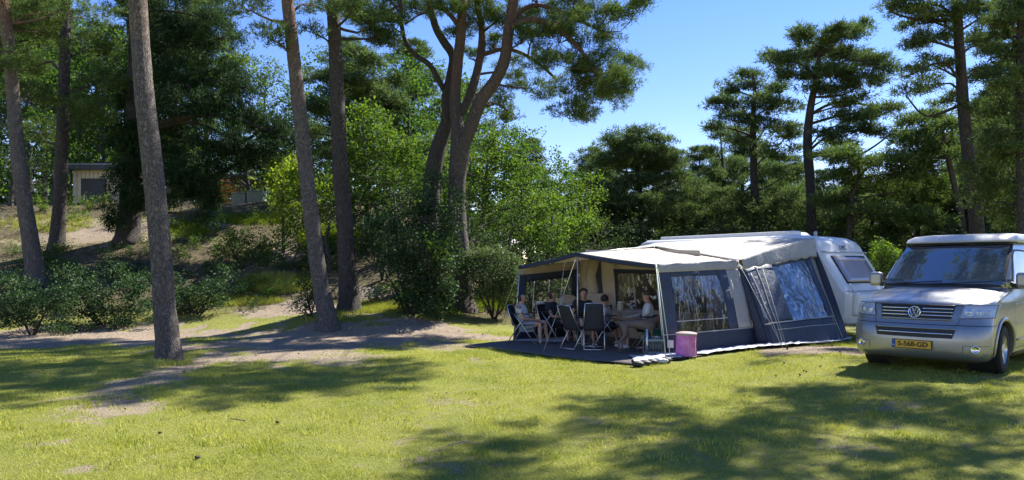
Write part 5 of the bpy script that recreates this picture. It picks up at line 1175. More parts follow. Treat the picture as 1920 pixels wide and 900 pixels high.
# dark wheel arch liners, wheels
for x in (-.89, -3.89):
    for s in (1, -1):
        mb = MB(); mb.lathe([(.395, s * .56), (.395, s * .88)], (x, 0, .36), 30, 'y'); mb.lathe([(0, s * .56), (.395, s * .56)], (x, 0, .36), 30, 'y'); mb.build('wheel_arch', M_dark, van, True)
        prf = [(.40, .925), (.415, .948), (.435, .960), (.455, .955)]
        mb = MB()
        def arch(a, b):
            th = R(-12) + R(204) * a; rr = .398 + .055 * b; xx = x + rr * math.cos(th); zz = .36 + rr * math.sin(th)
            zz = max(zz, .24); return Vector((xx, s * (Ys(xx, zz) + .004 + .014 * math.sin(math.pi * b) + .003), zz))
        mb.grid(arch, 32, 4); mb.build('arch_lip', M_silver, van, True)
        wt = link('wheel', None, None, van) if False else None
        tr_, rm_ = MB(), MB(); yo = s * .82
        P_ = [(.205, -.10), (.24, -.112), (.30, -.112), (.33, -.10), (.345, -.06), (.347, 0), (.345, .06), (.33, .10), (.30, .112), (.24, .112), (.205, .10)]
        tr_.lathe([(r_, h_) for r_, h_ in P_], n=40, axis='y')
        for k in range(60):   # tread blocks
            a = k * 2 * math.pi / 60
            for h_ in (-.06, 0, .06): tr_.box((.347 * math.cos(a), h_, .347 * math.sin(a)), (.012, .045, .022), Matrix.Rotation(-a, 3, 'Y'))
        tyre = tr_.build('wheel', M_tyre, van, True); tyre.location = (x, yo, .347); smooth_angle(tyre, 40)
        if x == -.89: tyre.rotation_euler = (0, 0, R(4))
        o_ = s * .05
        rm_.lathe([(.212, -.09), (.215, o_ * .2), (.222, s * .098), (.208, s * .100), (.198, s * .080), (.196, -.08)], n=40, axis='y')
        for k in range(5):
            a = k * 2 * math.pi / 5 + .3; rot = Matrix.Rotation(-a, 3, 'Y')
            q_ = [(.03, -.045), (.10, -.036), (.20, -.058), (.20, .058), (.10, .036), (.03, .045)]
            rm_.prism([rot @ Vector((u_, s * (.060 + .022 * (u_ / .2)), w_)) for u_, w_ in q_], (0, 0, 0), (0, -s * .03, 0))
        rm_.lathe([(0, s * .085), (.03, s * .085), (.06, s * .07), (.065, s * .04)], n=20, axis='y')
        rim = rm_.build('rim', M_rim, tyre); smooth_angle(rim, 30)
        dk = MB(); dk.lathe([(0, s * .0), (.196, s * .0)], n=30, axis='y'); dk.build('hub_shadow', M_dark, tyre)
        bd = MB(); bd.lathe([(.0, s * .02), (.13, s * .02), (.13, s * .01)], n=28, axis='y'); bd.build('brake_disc', M_steel, tyre)
# front fascia
gr = fpatch('grille', [(.465, .79), (-.465, .79), (-.495, .965), (.495, .965)], .004, M_dark, van, 20, 4)
fpatch('grille_frame', [(.50, .965), (-.50, .965), (-.50, .982), (.50, .982)], .012, M_dark, van, 20, 1, .01)
fpatch('grille_frame', [(.47, .772), (-.47, .772), (-.47, .79), (.47, .79)], .014, M_silver, van, 20, 1, .012)
for z in (.825, .872, .920):
    for s in (1, -1): fpatch('slat', [(s * .475, z), (s * .09, z), (s * .09, z + .014), (s * .475, z + .014)], .022, M_chrome, gr, 10, 1, .012)
lg = fpatch('lower_grille', [(.50, .525), (-.50, .525), (-.535, .645), (.535, .645)], .004, M_dark, van, 20, 4)
fpatch('grille_frame', [(.535, .645), (-.535, .645), (-.535, .66), (.535, .66)], .012, M_silver, van, 20, 1, .014)
fpatch('slat', [(.50, .575), (-.50, .575), (-.50, .590), (.50, .590)], .02, M_chrome, lg, 20, 1, .012)
# crease / bumper gaps
fpatch('panel_gap', [(.93, .704), (-.93, .704), (-.93, .711), (.93, .711)], .003, M_gap, van, 34, 1)
for s in (1, -1):
    fpatch('panel_gap', [(s * .53, .70), (s * .565, .78), (s * .571, .78), (s * .536, .70)], .003, M_gap, van, 2, 4)
    fpatch('panel_gap', [(s * .62, .33), (s * .62, .43), (s * .626, .43), (s * .626, .33)], .003, M_gap, van, 1, 3)
    fpatch('panel_gap', [(s * .62, .43), (s * .90, .43), (s * .90, .435), (s * .62, .435)], .003, M_gap, van, 10, 1)
    # headlamp
    q_ = [(s * .545, .80), (s * .925, .815), (s * .938, 1.0), (s * .60, .995)]
    hl = fpatch('headlight', q_, .004, M_dark, van, 14, 6)
    qi = [(s * .565, .815), (s * .915, .828), (s * .925, .985), (s * .612, .982)]
    fpatch('reflector', qi, .007, M_reflect, hl, 14, 6)
    for y, rr in ((.66, .062), (.775, .052), (.86, .036)):
        z = .90; x_ = Xf(y, z); mb = MB(); mb.lathe([(rr, .012), (rr * .9, .018), (rr * .62, .004), (rr * .5, .012), (0, .022)], n=20, axis='x')
        b_ = mb.build('bulb_bowl', M_chrome, hl, True); b_.location = (x_ + .004, s * y, z); b_.rotation_euler = (0, R(-14), s * R(22 + 60 * max(0, y - .7)))
    fpatch('lens', [(q_[0][0], q_[0][1]), q_[1], q_[2], q_[3]], .024, M_lens, hl, 14, 6)
    # fog light
    mb = MB(); mb.lathe([(.058, -.02), (.058, .012), (.045, .016), (.04, .004), (0, .01)], n=20, axis='x'); fo = mb.build('fog_light', M_chrome, van, True); fo.location = (Xf(.76, .385) + .0, s * .76, .385); fo.rotation_euler = (0, 0, s * R(28))
    # wing mirror
    ym = s * (Ys(-1.45, 1.28)); mb = MB(); mb.box((0, s * .16, .0), (.14, .20, .23)); mr = mb.build('wing_mirror', M_silver, van, bevel=.05); mr.location = (-1.42, ym, 1.34); mr.modifiers[0].segments = 4
    mb = MB(); mb.box((-.075, s * .16, .0), (.01, .16, .19)); mb.build('mirror_glass', M_chrome, mr)
    mb = MB(); mb.tube([(0, -s * .03, -.06), (0, s * .10, -.09)], [.045, .035], 8); mb.box((.0, -s * .02, -.06), (.20, .03, .14)); mb.build('mirror_arm', M_dark, mr)
    # hood shut line
    pts = [Vector((Xf(y, z), s * y, z)) for y, z in ((.60, .985), (.66, 1.01), (.72, 1.05), (.77, 1.10), (.80, 1.16), (.815, 1.225))]
    mb = MB(); mb.tube([p + Vector((.004, 0, .0)) for p in pts], .004, 5); mb.build('panel_gap', M_gap, van)
    # door lines, handle, side crease, indicator, trim
    for xx in (-1.36, -2.54, -3.68): spatch('panel_gap', [((xx, .34), (xx, 1.20)), ((xx - .007, .34), (xx - .007, 1.20))], .003, M_gap, van, s)
    spatch('panel_gap', [((x, .335), (x, .342)) for x in np.linspace(-1.36, -3.4, 12)], .003, M_gap, van, s)
    spatch('side_moulding', [((x, .44), (x, .475)) for x in np.linspace(-1.40, -3.40, 12)], .010, M_silver, van, s, .012)
    mb = MB(); mb.box((-2.38, s * (Ys(-2.38, 1.05) + .028), 1.06), (.20, .03, .03)); mb.build('handle', M_silver, van, bevel=.01)
    spatch('side_crease', [((x, .985), (x, .995)) for x in np.linspace(-1.30, -4.6, 20)], .006, M_silver, van, s, .008)
    spatch('sill', [((x, .20), (x, .27)) for x in np.linspace(-1.34, -3.44, 12)], .006, M_dark, van, s, .01)
# hood leading edge line
pts = [Vector((Xf(y, .986), y, .988)) for y in np.linspace(-.60, .60, 17)]; mb = MB(); mb.tube([p + Vector((.002, 0, .002)) for p in pts], .004, 5); mb.build('panel_gap', M_gap, van)
# badge
x_ = Xf(0, .885) + .03; bd = MB(); bd.lathe([(.088, -.02), (.088, .004), (.082, .012), (.074, .012), (.070, .004), (.070, -.02)], n=36, axis='x'); badge = bd.build('badge', M_chrome, van, True); badge.location = (x_, 0, .88); badge.rotation_euler = (0, R(-8), 0)
bk = MB(); bk.lathe([(0, -.002), (.072, -.002)], n=30, axis='x'); bk.build('badge_ground', simple('badge_dark', (.03, .035, .05), .3), badge)
lt = MB()
def stroke(pts_, w=.0065): 
    for p0, p1 in zip(pts_[:-1], pts_[1:]): lt.tube([(.006, p0[0], p0[1]), (.006, p1[0], p1[1])], w, 5)
stroke([(-.028, .066), (0, .008), (.028, .066)]); stroke([(-.060, .040), (-.030, -.062), (0, .0), (.030, -.062), (.060, .040)])
lt.build('badge_letters', M_chrome, badge)
# number plate
pz = .42; px_ = Xf(0, pz) + .018; pl = MB(); pl.box((0, 0, 0), (.012, .535, .125)); plate = pl.build('number_plate', M_dark, van, bevel=.005); plate.location = (px_, 0, pz)
pf = MB(); pf.box((.008, .0, 0), (.006, .515, .108)); pf.build('plate_face', M_plate, plate)
pf = MB(); pf.box((.0122, -.238, 0), (.004, .044, .106)); pf.build('plate_band', M_blue, plate)
face_text('S-568-GD', .098, (.0135, .018, -.001), (1, 0, 0), (0, 0, 1), M_ink, plate, bold=.0022)
face_text('NL', .030, (.0160, -.238, -.026), (1, 0, 0), (0, 0, 1), M_poptop, plate, bold=.0006)
# wipers, dashboard reflections left to the glass
for y0_, y1_ in ((-.62, .06), (.02, .70)):
    pts = [Vector((Xf(y, 1.262 + .045 * k), y, 1.262 + .045 * k)) for k, y in zip(np.linspace(0, 1, 8), np.linspace(y0_, y1_, 8))]
    mb = MB(); mb.tube([p + Vector((.035, 0, .012)) for p in pts], .009, 5); mb.build('wiper', M_dark, van)
mb = MB(); mb.box((-1.86, 0, 1.80), (.05, .12, .05)); mb.build('rear_view_mirror', M_dark, van)
# pop-up roof
pop = []; zt = [1.925, 1.95, 2.0, 2.05, 2.08]; xfr = [-1.80, -1.78, -1.84, -2.02, -2.35]; wt = [.79, .80, .79, .74, .66]
for z, xf_, w_ in zip(zt, xfr, wt):
    rr = .22; pts = [(xf_ - .10 * (y / w_) ** 2 - rr * (1 - math.sqrt(max(0, 1 - max(0, (y - (w_ - rr)) / rr) ** 2))), y) for y in list(np.linspace(0, w_ - rr, 6)) + [w_ - rr + rr * math.sin(a) for a in np.linspace(0, math.pi / 2, 7)[1:]]]
    pts += [(-2.8, w_), (-3.6, w_), (-4.5, w_), (-4.72, w_ - .15), (-4.75, 0)]; pop.append([(x, y, z) for x, y in pts] + [(x, -y, z) for x, y in pts[-2:0:-1]])
k_ = len(pop[0]); mb = MB(); mb.add([p for r_ in pop for p in r_], [(j * k_ + i, j * k_ + (i + 1) % k_, (j + 1) * k_ + (i + 1) % k_, (j + 1) * k_ + i) for j in range(len(pop) - 1) for i in range(k_)] + [tuple(range(k_))[::-1], tuple((len(pop) - 1) * k_ + i for i in range(k_))])
o = mb.build('pop_up_roof', M_poptop, van); smooth_angle(o, 40)
mb = MB(); mb.tube([(x + .01, y, 1.918) for x, y, _ in pop[0][:12]] , .012, 6); mb.tube([(x + .01, y, 1.918) for x, y, _ in [pop[0][0]] + pop[0][:-12:-1]], .012, 6); mb.build('roof_seal', M_dark, van)
# underside
mb = MB(); mb.box((-2.5, 0, .24), (4.3, 1.5, .12)); mb.build('underbody', M_dark, van)
# ------------------------------------------------------------------ people, dog, furniture under the canopy
M_skin = NT('skin'); _c = M_skin.coord('Object'); M_skin = M_skin.fin(M_skin.bsdf(M_skin.ramp(M_skin.noise(_c, 14, 3), [(.3, (.40, .22, .15)), (.7, (.52, .30, .21))]), .55, 0, None, Subsurface_Weight=.05))
M_skin_tan = simple('skin_tan', (.40, .22, .15), .55, 0, .1, 14)
M_tee = fabric('tee_white', (.66, .66, .66), .85, .02); M_teegrey = fabric('tee_pale', (.50, .53, .56), .85, .02); M_polo = fabric('polo_navy', (.022, .028, .045), .85, .02); M_blackcl = fabric('cloth_black', (.014, .014, .016), .85, .02)
M_shortb = fabric('shorts_bluegrey', (.26, .31, .38), .85, .02); M_shortd = fabric('shorts_dark', (.03, .035, .05), .85, .02); M_hairb = simple('hair_brown', (.05, .03, .02), .7, 0, .3, 40); M_haird = simple('hair_dark', (.018, .013, .010), .7, 0, .3, 40)
M_shoe = simple('shoe_dark', (.03, .03, .035), .6); M_shoew = simple('shoe_white', (.55, .55, .55), .6); M_eye = simple('eye_dark', (.02, .015, .01), .2); M_lip = simple('lip', (.35, .13, .11), .5)

def skin_body(name, nodes, edges, mat, parent, sub=1, root=0):
    """nodes: {key: (pos, radius)}; continuous surface grown round the skeleton"""
    keys = list(nodes); idx = {k: i for i, k in enumerate(keys)}
    me = bpy.data.meshes.new(name); me.from_pydata([tuple(nodes[k][0]) for k in keys], [(idx[a], idx[b]) for a, b in edges], []); me.update()
    o = bpy.data.objects.new(name, me); COL.objects.link(o)
    sk = o.modifiers.new('skin', 'SKIN'); sk.use_smooth_shade = True; sk.branch_smoothing = .3
    for i, k in enumerate(keys):
        r = nodes[k][1]; r = (r, r) if not hasattr(r, '__len__') else r
        d = me.skin_vertices[0].data[i]; d.radius = r; d.use_root = (i == root)
    if sub: s_ = o.modifiers.new('sub', 'SUBSURF'); s_.levels = sub; s_.render_levels = sub
    dg = bpy.context.evaluated_depsgraph_get(); m2 = bpy.data.meshes.new_from_object(o.evaluated_get(dg)); bpy.data.objects.remove(o)
    m2.materials.clear(); m2.materials.append(mat); m2.polygons.foreach_set('use_smooth', [True] * len(m2.polygons))
    return link(name, m2, None, parent)
V3 = lambda *a: Vector(a)
def person(label, loc, rz, lean=.35, shirt=M_tee, shorts=M_shortb, hair=M_hairb, skin=M_skin, hip_z=.46, knees=((.44, .12, .50), (.44, -.12, .50)), feet=((.50, .13, .07), (.50, -.13, .07)),
           hands=((.38, .16, .56), (.38, -.16, .56)), elbows=((.06, .30, .70), (.06, -.30, .70)), head_yaw=0, head_pitch=0, balding=False, female=False, shoe=M_shoe, size=1.0, group=None, ponytail=False):
    root = thing('person', label, 'person', loc, rz, group); root.scale = (size,) * 3
    hip = V3(0, 0, hip_z + .08); up = V3(-math.sin(lean), 0, math.cos(lean))
    waist = hip + up * .14; chest = hip + up * .34; neck0 = hip + up * .49; neck = neck0 + V3(.02, 0, .045); sh = .185 if not female else .165
    hr = Matrix.Rotation(head_yaw, 3, 'Z') @ Matrix.Rotation(head_pitch, 3, 'Y'); skull = neck + V3(.02, 0, .118); face = skull + hr @ V3(.035, 0, -.055)
    N = {'hip': (hip, (.155, .12)), 'waist': (waist, (.145, .115)), 'chest': (chest, (.175, .125)), 'neck0': (neck0, .085), 'neck': (neck, .066), 'jaw': (neck + hr @ V3(.040, 0, .045), .066), 'skull': (skull, (.090, .100)), 'crown': (skull + hr @ V3(-.012, 0, .075), .066)}
    E = [('hip', 'waist'), ('waist', 'chest'), ('chest', 'neck0'), ('neck0', 'neck'), ('neck', 'jaw'), ('jaw', 'skull'), ('skull', 'crown')]
    for i, s in ((0, 1), (1, -1)):
        hj = hip + V3(.04, s * .095, -.02); kn = Vector(knees[i]); ft = Vector(feet[i]); d = (ft - kn); fdir = Vector((kn.x - hj.x, kn.y - hj.y, 0)).normalized()
        N[f'hj{i}'] = (hj, .085); N[f'th{i}'] = (hj.lerp(kn, .5), .075); N[f'kn{i}'] = (kn, .055); N[f'ca{i}'] = (kn.lerp(ft, .35) - fdir * .02, .053); N[f'an{i}'] = (ft, .034); N[f'he{i}'] = (ft + V3(0, 0, -.035) - fdir * .01, .036); N[f'to{i}'] = (ft + fdir * .16 + V3(0, 0, -.045), .026)
        E += [('hip', f'hj{i}'), (f'hj{i}', f'th{i}'), (f'th{i}', f'kn{i}'), (f'kn{i}', f'ca{i}'), (f'ca{i}', f'an{i}'), (f'an{i}', f'he{i}'), (f'he{i}', f'to{i}')]
        sj = neck0 + V3(0, s * sh, -.045); el = Vector(elbows[i]); ha = Vector(hands[i]); hd = (ha - el).normalized(); pal = ha + hd * .05
        sidev = hd.cross(V3(0, 0, 1)).normalized(); 
        N[f'sj{i}'] = (sj, .055); N[f'ua{i}'] = (sj.lerp(el, .5), .046); N[f'el{i}'] = (el, .038); N[f'fa{i}'] = (el.lerp(ha, .35), .038); N[f'wr{i}'] = (ha, .024); N[f'pa{i}'] = (pal, (.034, .018))
        E += [('chest', f'sj{i}'), (f'sj{i}', f'ua{i}'), (f'ua{i}', f'el{i}'), (f'el{i}', f'fa{i}'), (f'fa{i}', f'wr{i}'), (f'wr{i}', f'pa{i}')]
        for k, (o_, l_) in enumerate(((-.027, .065), (-.009, .078), (.009, .073), (.026, .055))):
            b_ = pal + hd * .035 + sidev * o_; m_ = b_ + hd * l_ * .5 + V3(0, 0, -.006); t_ = m_ + hd * l_ * .38 + V3(0, 0, -.022)
            N[f'f{i}{k}a'] = (b_, .010); N[f'f{i}{k}b'] = (m_, .0085); N[f'f{i}{k}c'] = (t_, .007)
            E += [(f'pa{i}', f'f{i}{k}a'), (f'f{i}{k}a', f'f{i}{k}b'), (f'f{i}{k}b', f'f{i}{k}c')]
        th0 = ha + hd * .03 + sidev * (-s) * .03; N[f't{i}a'] = (th0, .012); N[f't{i}b'] = (th0 + hd * .035 + sidev * (-s) * .02, .010); N[f't{i}c'] = (th0 + hd * .062 + sidev * (-s) * .022, .008)
        E += [(f'pa{i}', f't{i}a'), (f't{i}a', f't{i}b'), (f't{i}b', f't{i}c')]
    skin_body('body', N, E, skin, root)
    # clothes, grown on the same joints with a little more room
    S = {'hip': (hip + V3(0, 0, -.01), (.175, .14)), 'waist': (waist, (.185, .155)), 'chest': (chest, (.20, .15)), 'neck0': (neck0 - up * .01, .105)}; SE = [('hip', 'waist'), ('waist', 'chest'), ('chest', 'neck0')]
    for i in (0, 1):
        a_, b_ = N[f'sj{i}'][0], N[f'el{i}'][0]; S[f'a{i}'] = (a_ - V3(0, 0, .01), .096); S[f'b{i}'] = (a_.lerp(b_, .62), .060); SE += [('chest', f'a{i}'), (f'a{i}', f'b{i}')]
    skin_body('shirt', S, SE, shirt, root)
    T = {'hip': (hip, (.178, .138))}; TE = []
    for i in (0, 1):
        hj, kn = N[f'hj{i}'][0], N[f'kn{i}'][0]; T[f'a{i}'] = (hj, .105); T[f'b{i}'] = (hj.lerp(kn, .72), .088); TE += [('hip', f'a{i}'), (f'a{i}', f'b{i}')]
    skin_body('shorts', T, TE, shorts, root)
    for i in (0, 1):
        mb = MB(); d_ = (N[f'to{i}'][0] - N[f'he{i}'][0]); d_.z = 0; rz_ = math.atan2(d_.y, d_.x); c_ = N[f'he{i}'][0].lerp(N[f'to{i}'][0], .48)
        mb.ell((0, 0, 0), (.145, .052, .045), 12, 8); o = mb.build('shoe', shoe, root, True); o.location = (c_.x, c_.y, c_.z - .0); o.rotation_euler = (0, 0, rz_)
    # hair, ears, nose, eyes, mouth
    hm = MB()
    if balding: hm.ell((.0, 0, .0), (.098, .098, .098), 16, 8, Matrix.Rotation(R(-80), 3, 'Y'), 0, .44)
    else: hm.ell((-.014, 0, .030), (.108, .104, .104), 16, 8, None, 0, .58 if not female else .50)
    if ponytail: hm.ell((-.07, 0, .02), (.06, .085, .09), 10, 8)
    o = hm.build('hair', hair, root, True); o.location = skull + hr @ V3(-.012, 0, .005); o.rotation_euler = (hr @ Matrix.Rotation(R(-26), 3, 'Y')).to_euler()
    for s in (1, -1):
        mb = MB(); mb.ell((0, 0, 0), (.018, .010, .028), 8, 6); o = mb.build('ear', skin, root, True); o.location = skull + hr @ V3(-.005, s * .086, -.02)
        mb = MB(); mb.ell((0, 0, 0), (.008, .012, .008), 8, 6); o = mb.build('eye', M_eye, root, True); o.location = skull + hr @ V3(.080, s * .032, -.005)
    mb = MB(); mb.tube([(.078, 0, .0), (.098, 0, -.032), (.088, 0, -.044)], [.009, .014, .008], 8); o = mb.build('nose', skin, root, True); o.location = skull; o.rotation_euler = hr.to_euler()
    mb = MB(); mb.ell((.082, 0, -.072), (.010, .024, .007), 8, 6); o = mb.build('mouth', M_lip, root, True); o.location = skull; o.rotation_euler = hr.to_euler()
    return root

# camping chair, local +x is the way one looks when sitting
def chair(label, loc, rz, lean=.38, fabric_=M_seat, high=1.12, frame=M_alu, head=False, w_=.225):
    high = high * .88
    t_ = thing('camping_chair', label, 'chair', loc, rz, 'folding camping chairs under the canopy')
    bx_, bz_ = -.24 - math.sin(lean) * (high - .42), .42 + math.cos(lean) * (high - .42)
    def sg(a, b): 
        p = V3(.24 - .48 * a, (b - .5) * 2 * w_, .44 - .03 * a - .025 * math.sin(math.pi * a) * math.sin(math.pi * b)); return p
    mb = MB(); mb.grid(sg, 6, 6); mb.build('seat', fabric_, t_, True, solid=.02)
    def bg_(a, b):
        x_ = -.24 + (bx_ + .24) * a; z_ = .42 + (bz_ - .42) * a; q = .03 * math.sin(math.pi * b); ww = w_ * (1 - .12 * a ** 3)
        return V3(x_ - q, (b - .5) * 2 * ww, z_ + (.0 if a < 1 else -.02 * abs(2 * b - 1) ** 2))
    mb = MB(); mb.grid(bg_, 10, 6); mb.build('backrest', fabric_, t_, True, solid=.022)
    if head: mb = MB(); mb.ell((bx_ + .07, 0, bz_ - .12), (.05, .17, .09), 12, 8); mb.build('headrest', fabric_, t_, True)
    for s in (1, -1):
        y = s * (w_ + .02)
        mb = MB(); mb.tube([(.27, y, .02), (-.02, y, .44), (-.20, y, .66)], .011, 7); mb.build('leg', frame, t_, True)
        mb = MB(); mb.tube([(-.36, y, .02), (-.08, y, .44), (.10, y, .66)], .011, 7); mb.build('leg', frame, t_, True)
        mb = MB(); mb.tube([(-.20, y, .40), ((bx_ - .24) / 2, y * .98, (.42 + bz_) / 2), (bx_, y * .90, bz_)], .011, 7); mb.build('back_frame', frame, t_, True)
        mb = MB(); mb.box((-.06, y, .675), (.46, .045, .025)); mb.build('armrest', M_black, t_, bevel=.01)
    mb = MB(); mb.tube([(.27, -w_ - .02, .03), (.27, w_ + .02, .03)], .011, 6); mb.build('foot_bar', frame, t_, True)
    mb = MB(); mb.tube([(-.36, -w_ - .02, .03), (-.36, w_ + .02, .03)], .011, 6); mb.build('foot_bar', frame, t_, True)
    mb = MB(); mb.tube([(bx_, -w_ * .9, bz_), (bx_, w_ * .9, bz_)], .011, 6); mb.build('top_bar', frame, t_, True)
    return t_
def at(px, Y): return Vector(((px - 960) / FPX * Y, Y, .035))
def rzd(deg): return R(deg)      # 0 = looking to +x (right), 90 = away from the camera, -90 = towards it
# man in the pale tee, far left
p = at(986, 16.2); chair('dark camping chair holding the man in the pale T-shirt', p, rzd(-18), .30, high=1.0)
person('man in pale T-shirt and blue-grey shorts, leftmost of the seated group, looking right', p + V3(0, 0, -.03), rzd(-18), .28, M_teegrey, M_shortb, M_haird, M_skin, hip_z=.40, balding=True, head_yaw=R(20), knees=((.44, .13, .55), (.40, -.15, .52)), feet=((.50, .16, .08), (.42, -.20, .08)),
       hands=((.20, .10, .60), (.22, -.08, .60)), elbows=((-.02, .30, .66), (.02, -.30, .64)), size=.95)
p = at(1040, 16.9); chair('dark camping chair holding the man in the navy shirt', p, rzd(-38), .32, high=.98)
person('bald-headed man in dark navy shirt sitting second from left, hand near his chest', p + V3(0, 0, -.03), rzd(-32), .22, M_polo, M_shortd, M_hairb, M_skin, hip_z=.42, balding=True, head_yaw=R(45), knees=((.44, .12, .55), (.42, -.14, .53)), feet=((.5, .14, .08), (.46, -.16, .08)),
       hands=((.26, .06, .82), (.30, -.10, .62)), elbows=((.12, .28, .66), (.08, -.28, .64)), size=.95)
p = at(1095, 16.2); chair('dark chair holding the woman in black', p, rzd(-75), .3, high=1.0)
person('woman in black top facing the camera, between the two empty dark chair backs', p + V3(0, 0, 0), rzd(-85), .16, M_blackcl, M_shortd, M_hairb, M_skin, hip_z=.46, female=True, ponytail=True, knees=((.44, .12, .52), (.44, -.12, .52)),
       hands=((.30, .12, .60), (.28, -.14, .62)), elbows=((.05, .30, .68), (.05, -.29, .68)), shoe=M_shoew, size=.95)
p = at(1136, 15.6); chair('low chair holding the dark-haired child', p, rzd(10), .25, high=.9)
person('dark-haired child in grey top sitting behind the middle chair back, turned away', p + V3(-.02, 0, .02), rzd(25), .08, fabric('tee_greyblue', (.20, .24, .29), .85, .02), M_shortd, M_haird, M_skin_tan, hip_z=.42, knees=((.40, .12, .50), (.38, -.13, .48)), feet=((.44, .14, .08), (.40, -.16, .08)),
       hands=((.34, .10, .66), (.34, -.12, .64)), elbows=((.10, .25, .66), (.10, -.26, .66)), shoe=M_shoew, head_yaw=R(40), size=.86)
p = at(1212, 15.2); p.z = .035; chair('pale-framed high-backed chair holding the young man at the table', p, rzd(178), .30, M_teegrey, high=1.22)
person('young man in white T-shirt sitting at the table, facing left and reading a tablet', p + V3(0, 0, .0), rzd(176), .10, M_tee, M_shortd, M_hairb, M_skin, hip_z=.46, head_pitch=R(24), knees=((.46, .10, .54), (.44, -.14, .52)), feet=((.44, .12, .08), (.50, -.14, .08)),
       hands=((.34, .10, .66), (.34, -.12, .66)), elbows=((.08, .24, .62), (.08, -.25, .62)), shoe=M_shoew, size=.93)
# empty recliners with their backs to us
chair('empty dark reclining chair left of the canopy pole, back tilted to the left', at(1087, 15.1), rzd(38), .42, high=1.10, head=True, w_=.19)
chair('empty dark reclining chair seen squarely from behind, right of the canopy pole', at(1114, 15.0), rzd(84), .22, high=1.12, head=True, w_=.19)
# table
tb = thing('camping_table', 'folding camping table with thin pale top beside the young man', 'table', at(1176, 16.4)); 
mb = MB(); mb.box((0, 0, .72), (.95, .62, .03)); mb.build('tabletop', simple('table_grey', (.36, .37, .38), .5), tb, bevel=.01)
for sx in (1, -1):
    for sy in (1, -1):
        mb = MB(); mb.tube([(sx * .40, sy * .25, .70), (sx * .44, sy * .28, .0)], .013, 7); mb.build('leg', M_alu, tb, True)
def obj_at(mbx, name, mat, loc, label, cat, smooth=True, group=None):
    o = mbx.build(name, mat, None, smooth); o.location = loc; return tag(o, label, cat, group)
ty = 16.3; tz = .77
mb = MB(); mb.lathe([(0, 0), (.07, 0), (.075, .02), (.075, .13), (.06, .16), (.06, .175), (0, .18)], n=20); j = obj_at(mb, 'jar', simple('jar_cream', (.50, .45, .32), .4), P(1163, 505, ty) * 1, 'cream storage jar with yellowish base standing on the table', 'jar'); j.location.z = tz
mb = MB(); mb.lathe([(0, .178), (.066, .178), (.066, .20), (0, .205)], n=20); o = mb.build('lid', M_white, j, True)
mb = MB(); mb.lathe([(0, 0), (.035, 0), (.042, .12), (.038, .12), (.033, .01), (0, .01)], n=16); o = obj_at(mb, 'drinking_glass', M_clear2, P(1145, 505, ty), 'clear drinking glass at the left end of the table', 'glass'); o.location.z = tz
mb = MB(); mb.box((0, 0, 0), (.30, .22, .015), Matrix.Rotation(R(-12), 3, 'Y')); o = obj_at(mb, 'tablet', M_grey, P(1186, 592, 15.15), 'flat grey tablet held over the lap of the young man', 'tablet', False)
mb = MB(); mb.box((0, 0, .0), (.42, .03, .30)); o = obj_at(mb, 'cardboard_box', simple('card_pale', (.60, .52, .43), .8), P(1115, 562, 17.6), 'pale panel behind the woman in black, in front of the curtain', 'panel', False); 
mb = MB(); mb.lathe([(0, 0), (.14, 0), (.18, .10), (.18, .12), (0, .12)], n=20); o = obj_at(mb, 'basin', simple('basin_pale', (.45, .47, .47), .5), P(1018, 575, 17.4), 'pale basin between the two seated men behind them', 'basin')
mb = MB(); mb.ell((0, 0, 0), (.30, .14, .26), 16, 10); o = obj_at(mb, 'rolled_bag', M_cream, P(1066, 572, 17.9), 'pale bundled bag leaning by the far tent wall behind the dark chair', 'bag')
mb = MB()
for a, b in (((0, 0, 0), (0, .0, .62)), ((-.35, 0, 0), (.25, 0, .95)), ((.0, 0, .60), (.55, 0, .98))): mb.tube([a, b], .012, 6)
o = obj_at(mb, 'rod_stand', M_alu, at(1042, 17.3), 'thin pale tubes leaning behind the man in the navy shirt', 'stand')

# dog
dg_ = thing('dog', 'short-haired grey-brown dog standing beside the young man, head turned right', 'dog', at(1198, 14.55), rzd(4)); M_dog = simple('dog_coat', (.135, .105, .085), .6, 0, .2, 8)
N = {'rump': (V3(-.30, 0, .55), (.085, .105)), 'loin': (V3(-.12, 0, .575), (.072, .088)), 'ribs': (V3(.10, 0, .54), (.095, .135)), 'chest': (V3(.26, 0, .55), (.092, .13)), 'nk': (V3(.36, 0, .64), .072), 'nk2': (V3(.44, 0, .70), .058), 'head': (V3(.53, .0, .715), (.060, .062)), 'muz': (V3(.62, 0, .69), (.036, .038)), 'nose': (V3(.70, 0, .675), .026),
     'tail': (V3(-.39, 0, .60), .024), 'tail2': (V3(-.47, 0, .62), .014)}
E = [('rump', 'loin'), ('loin', 'ribs'), ('ribs', 'chest'), ('chest', 'nk'), ('nk', 'nk2'), ('nk2', 'head'), ('head', 'muz'), ('muz', 'nose'), ('rump', 'tail'), ('tail', 'tail2')]
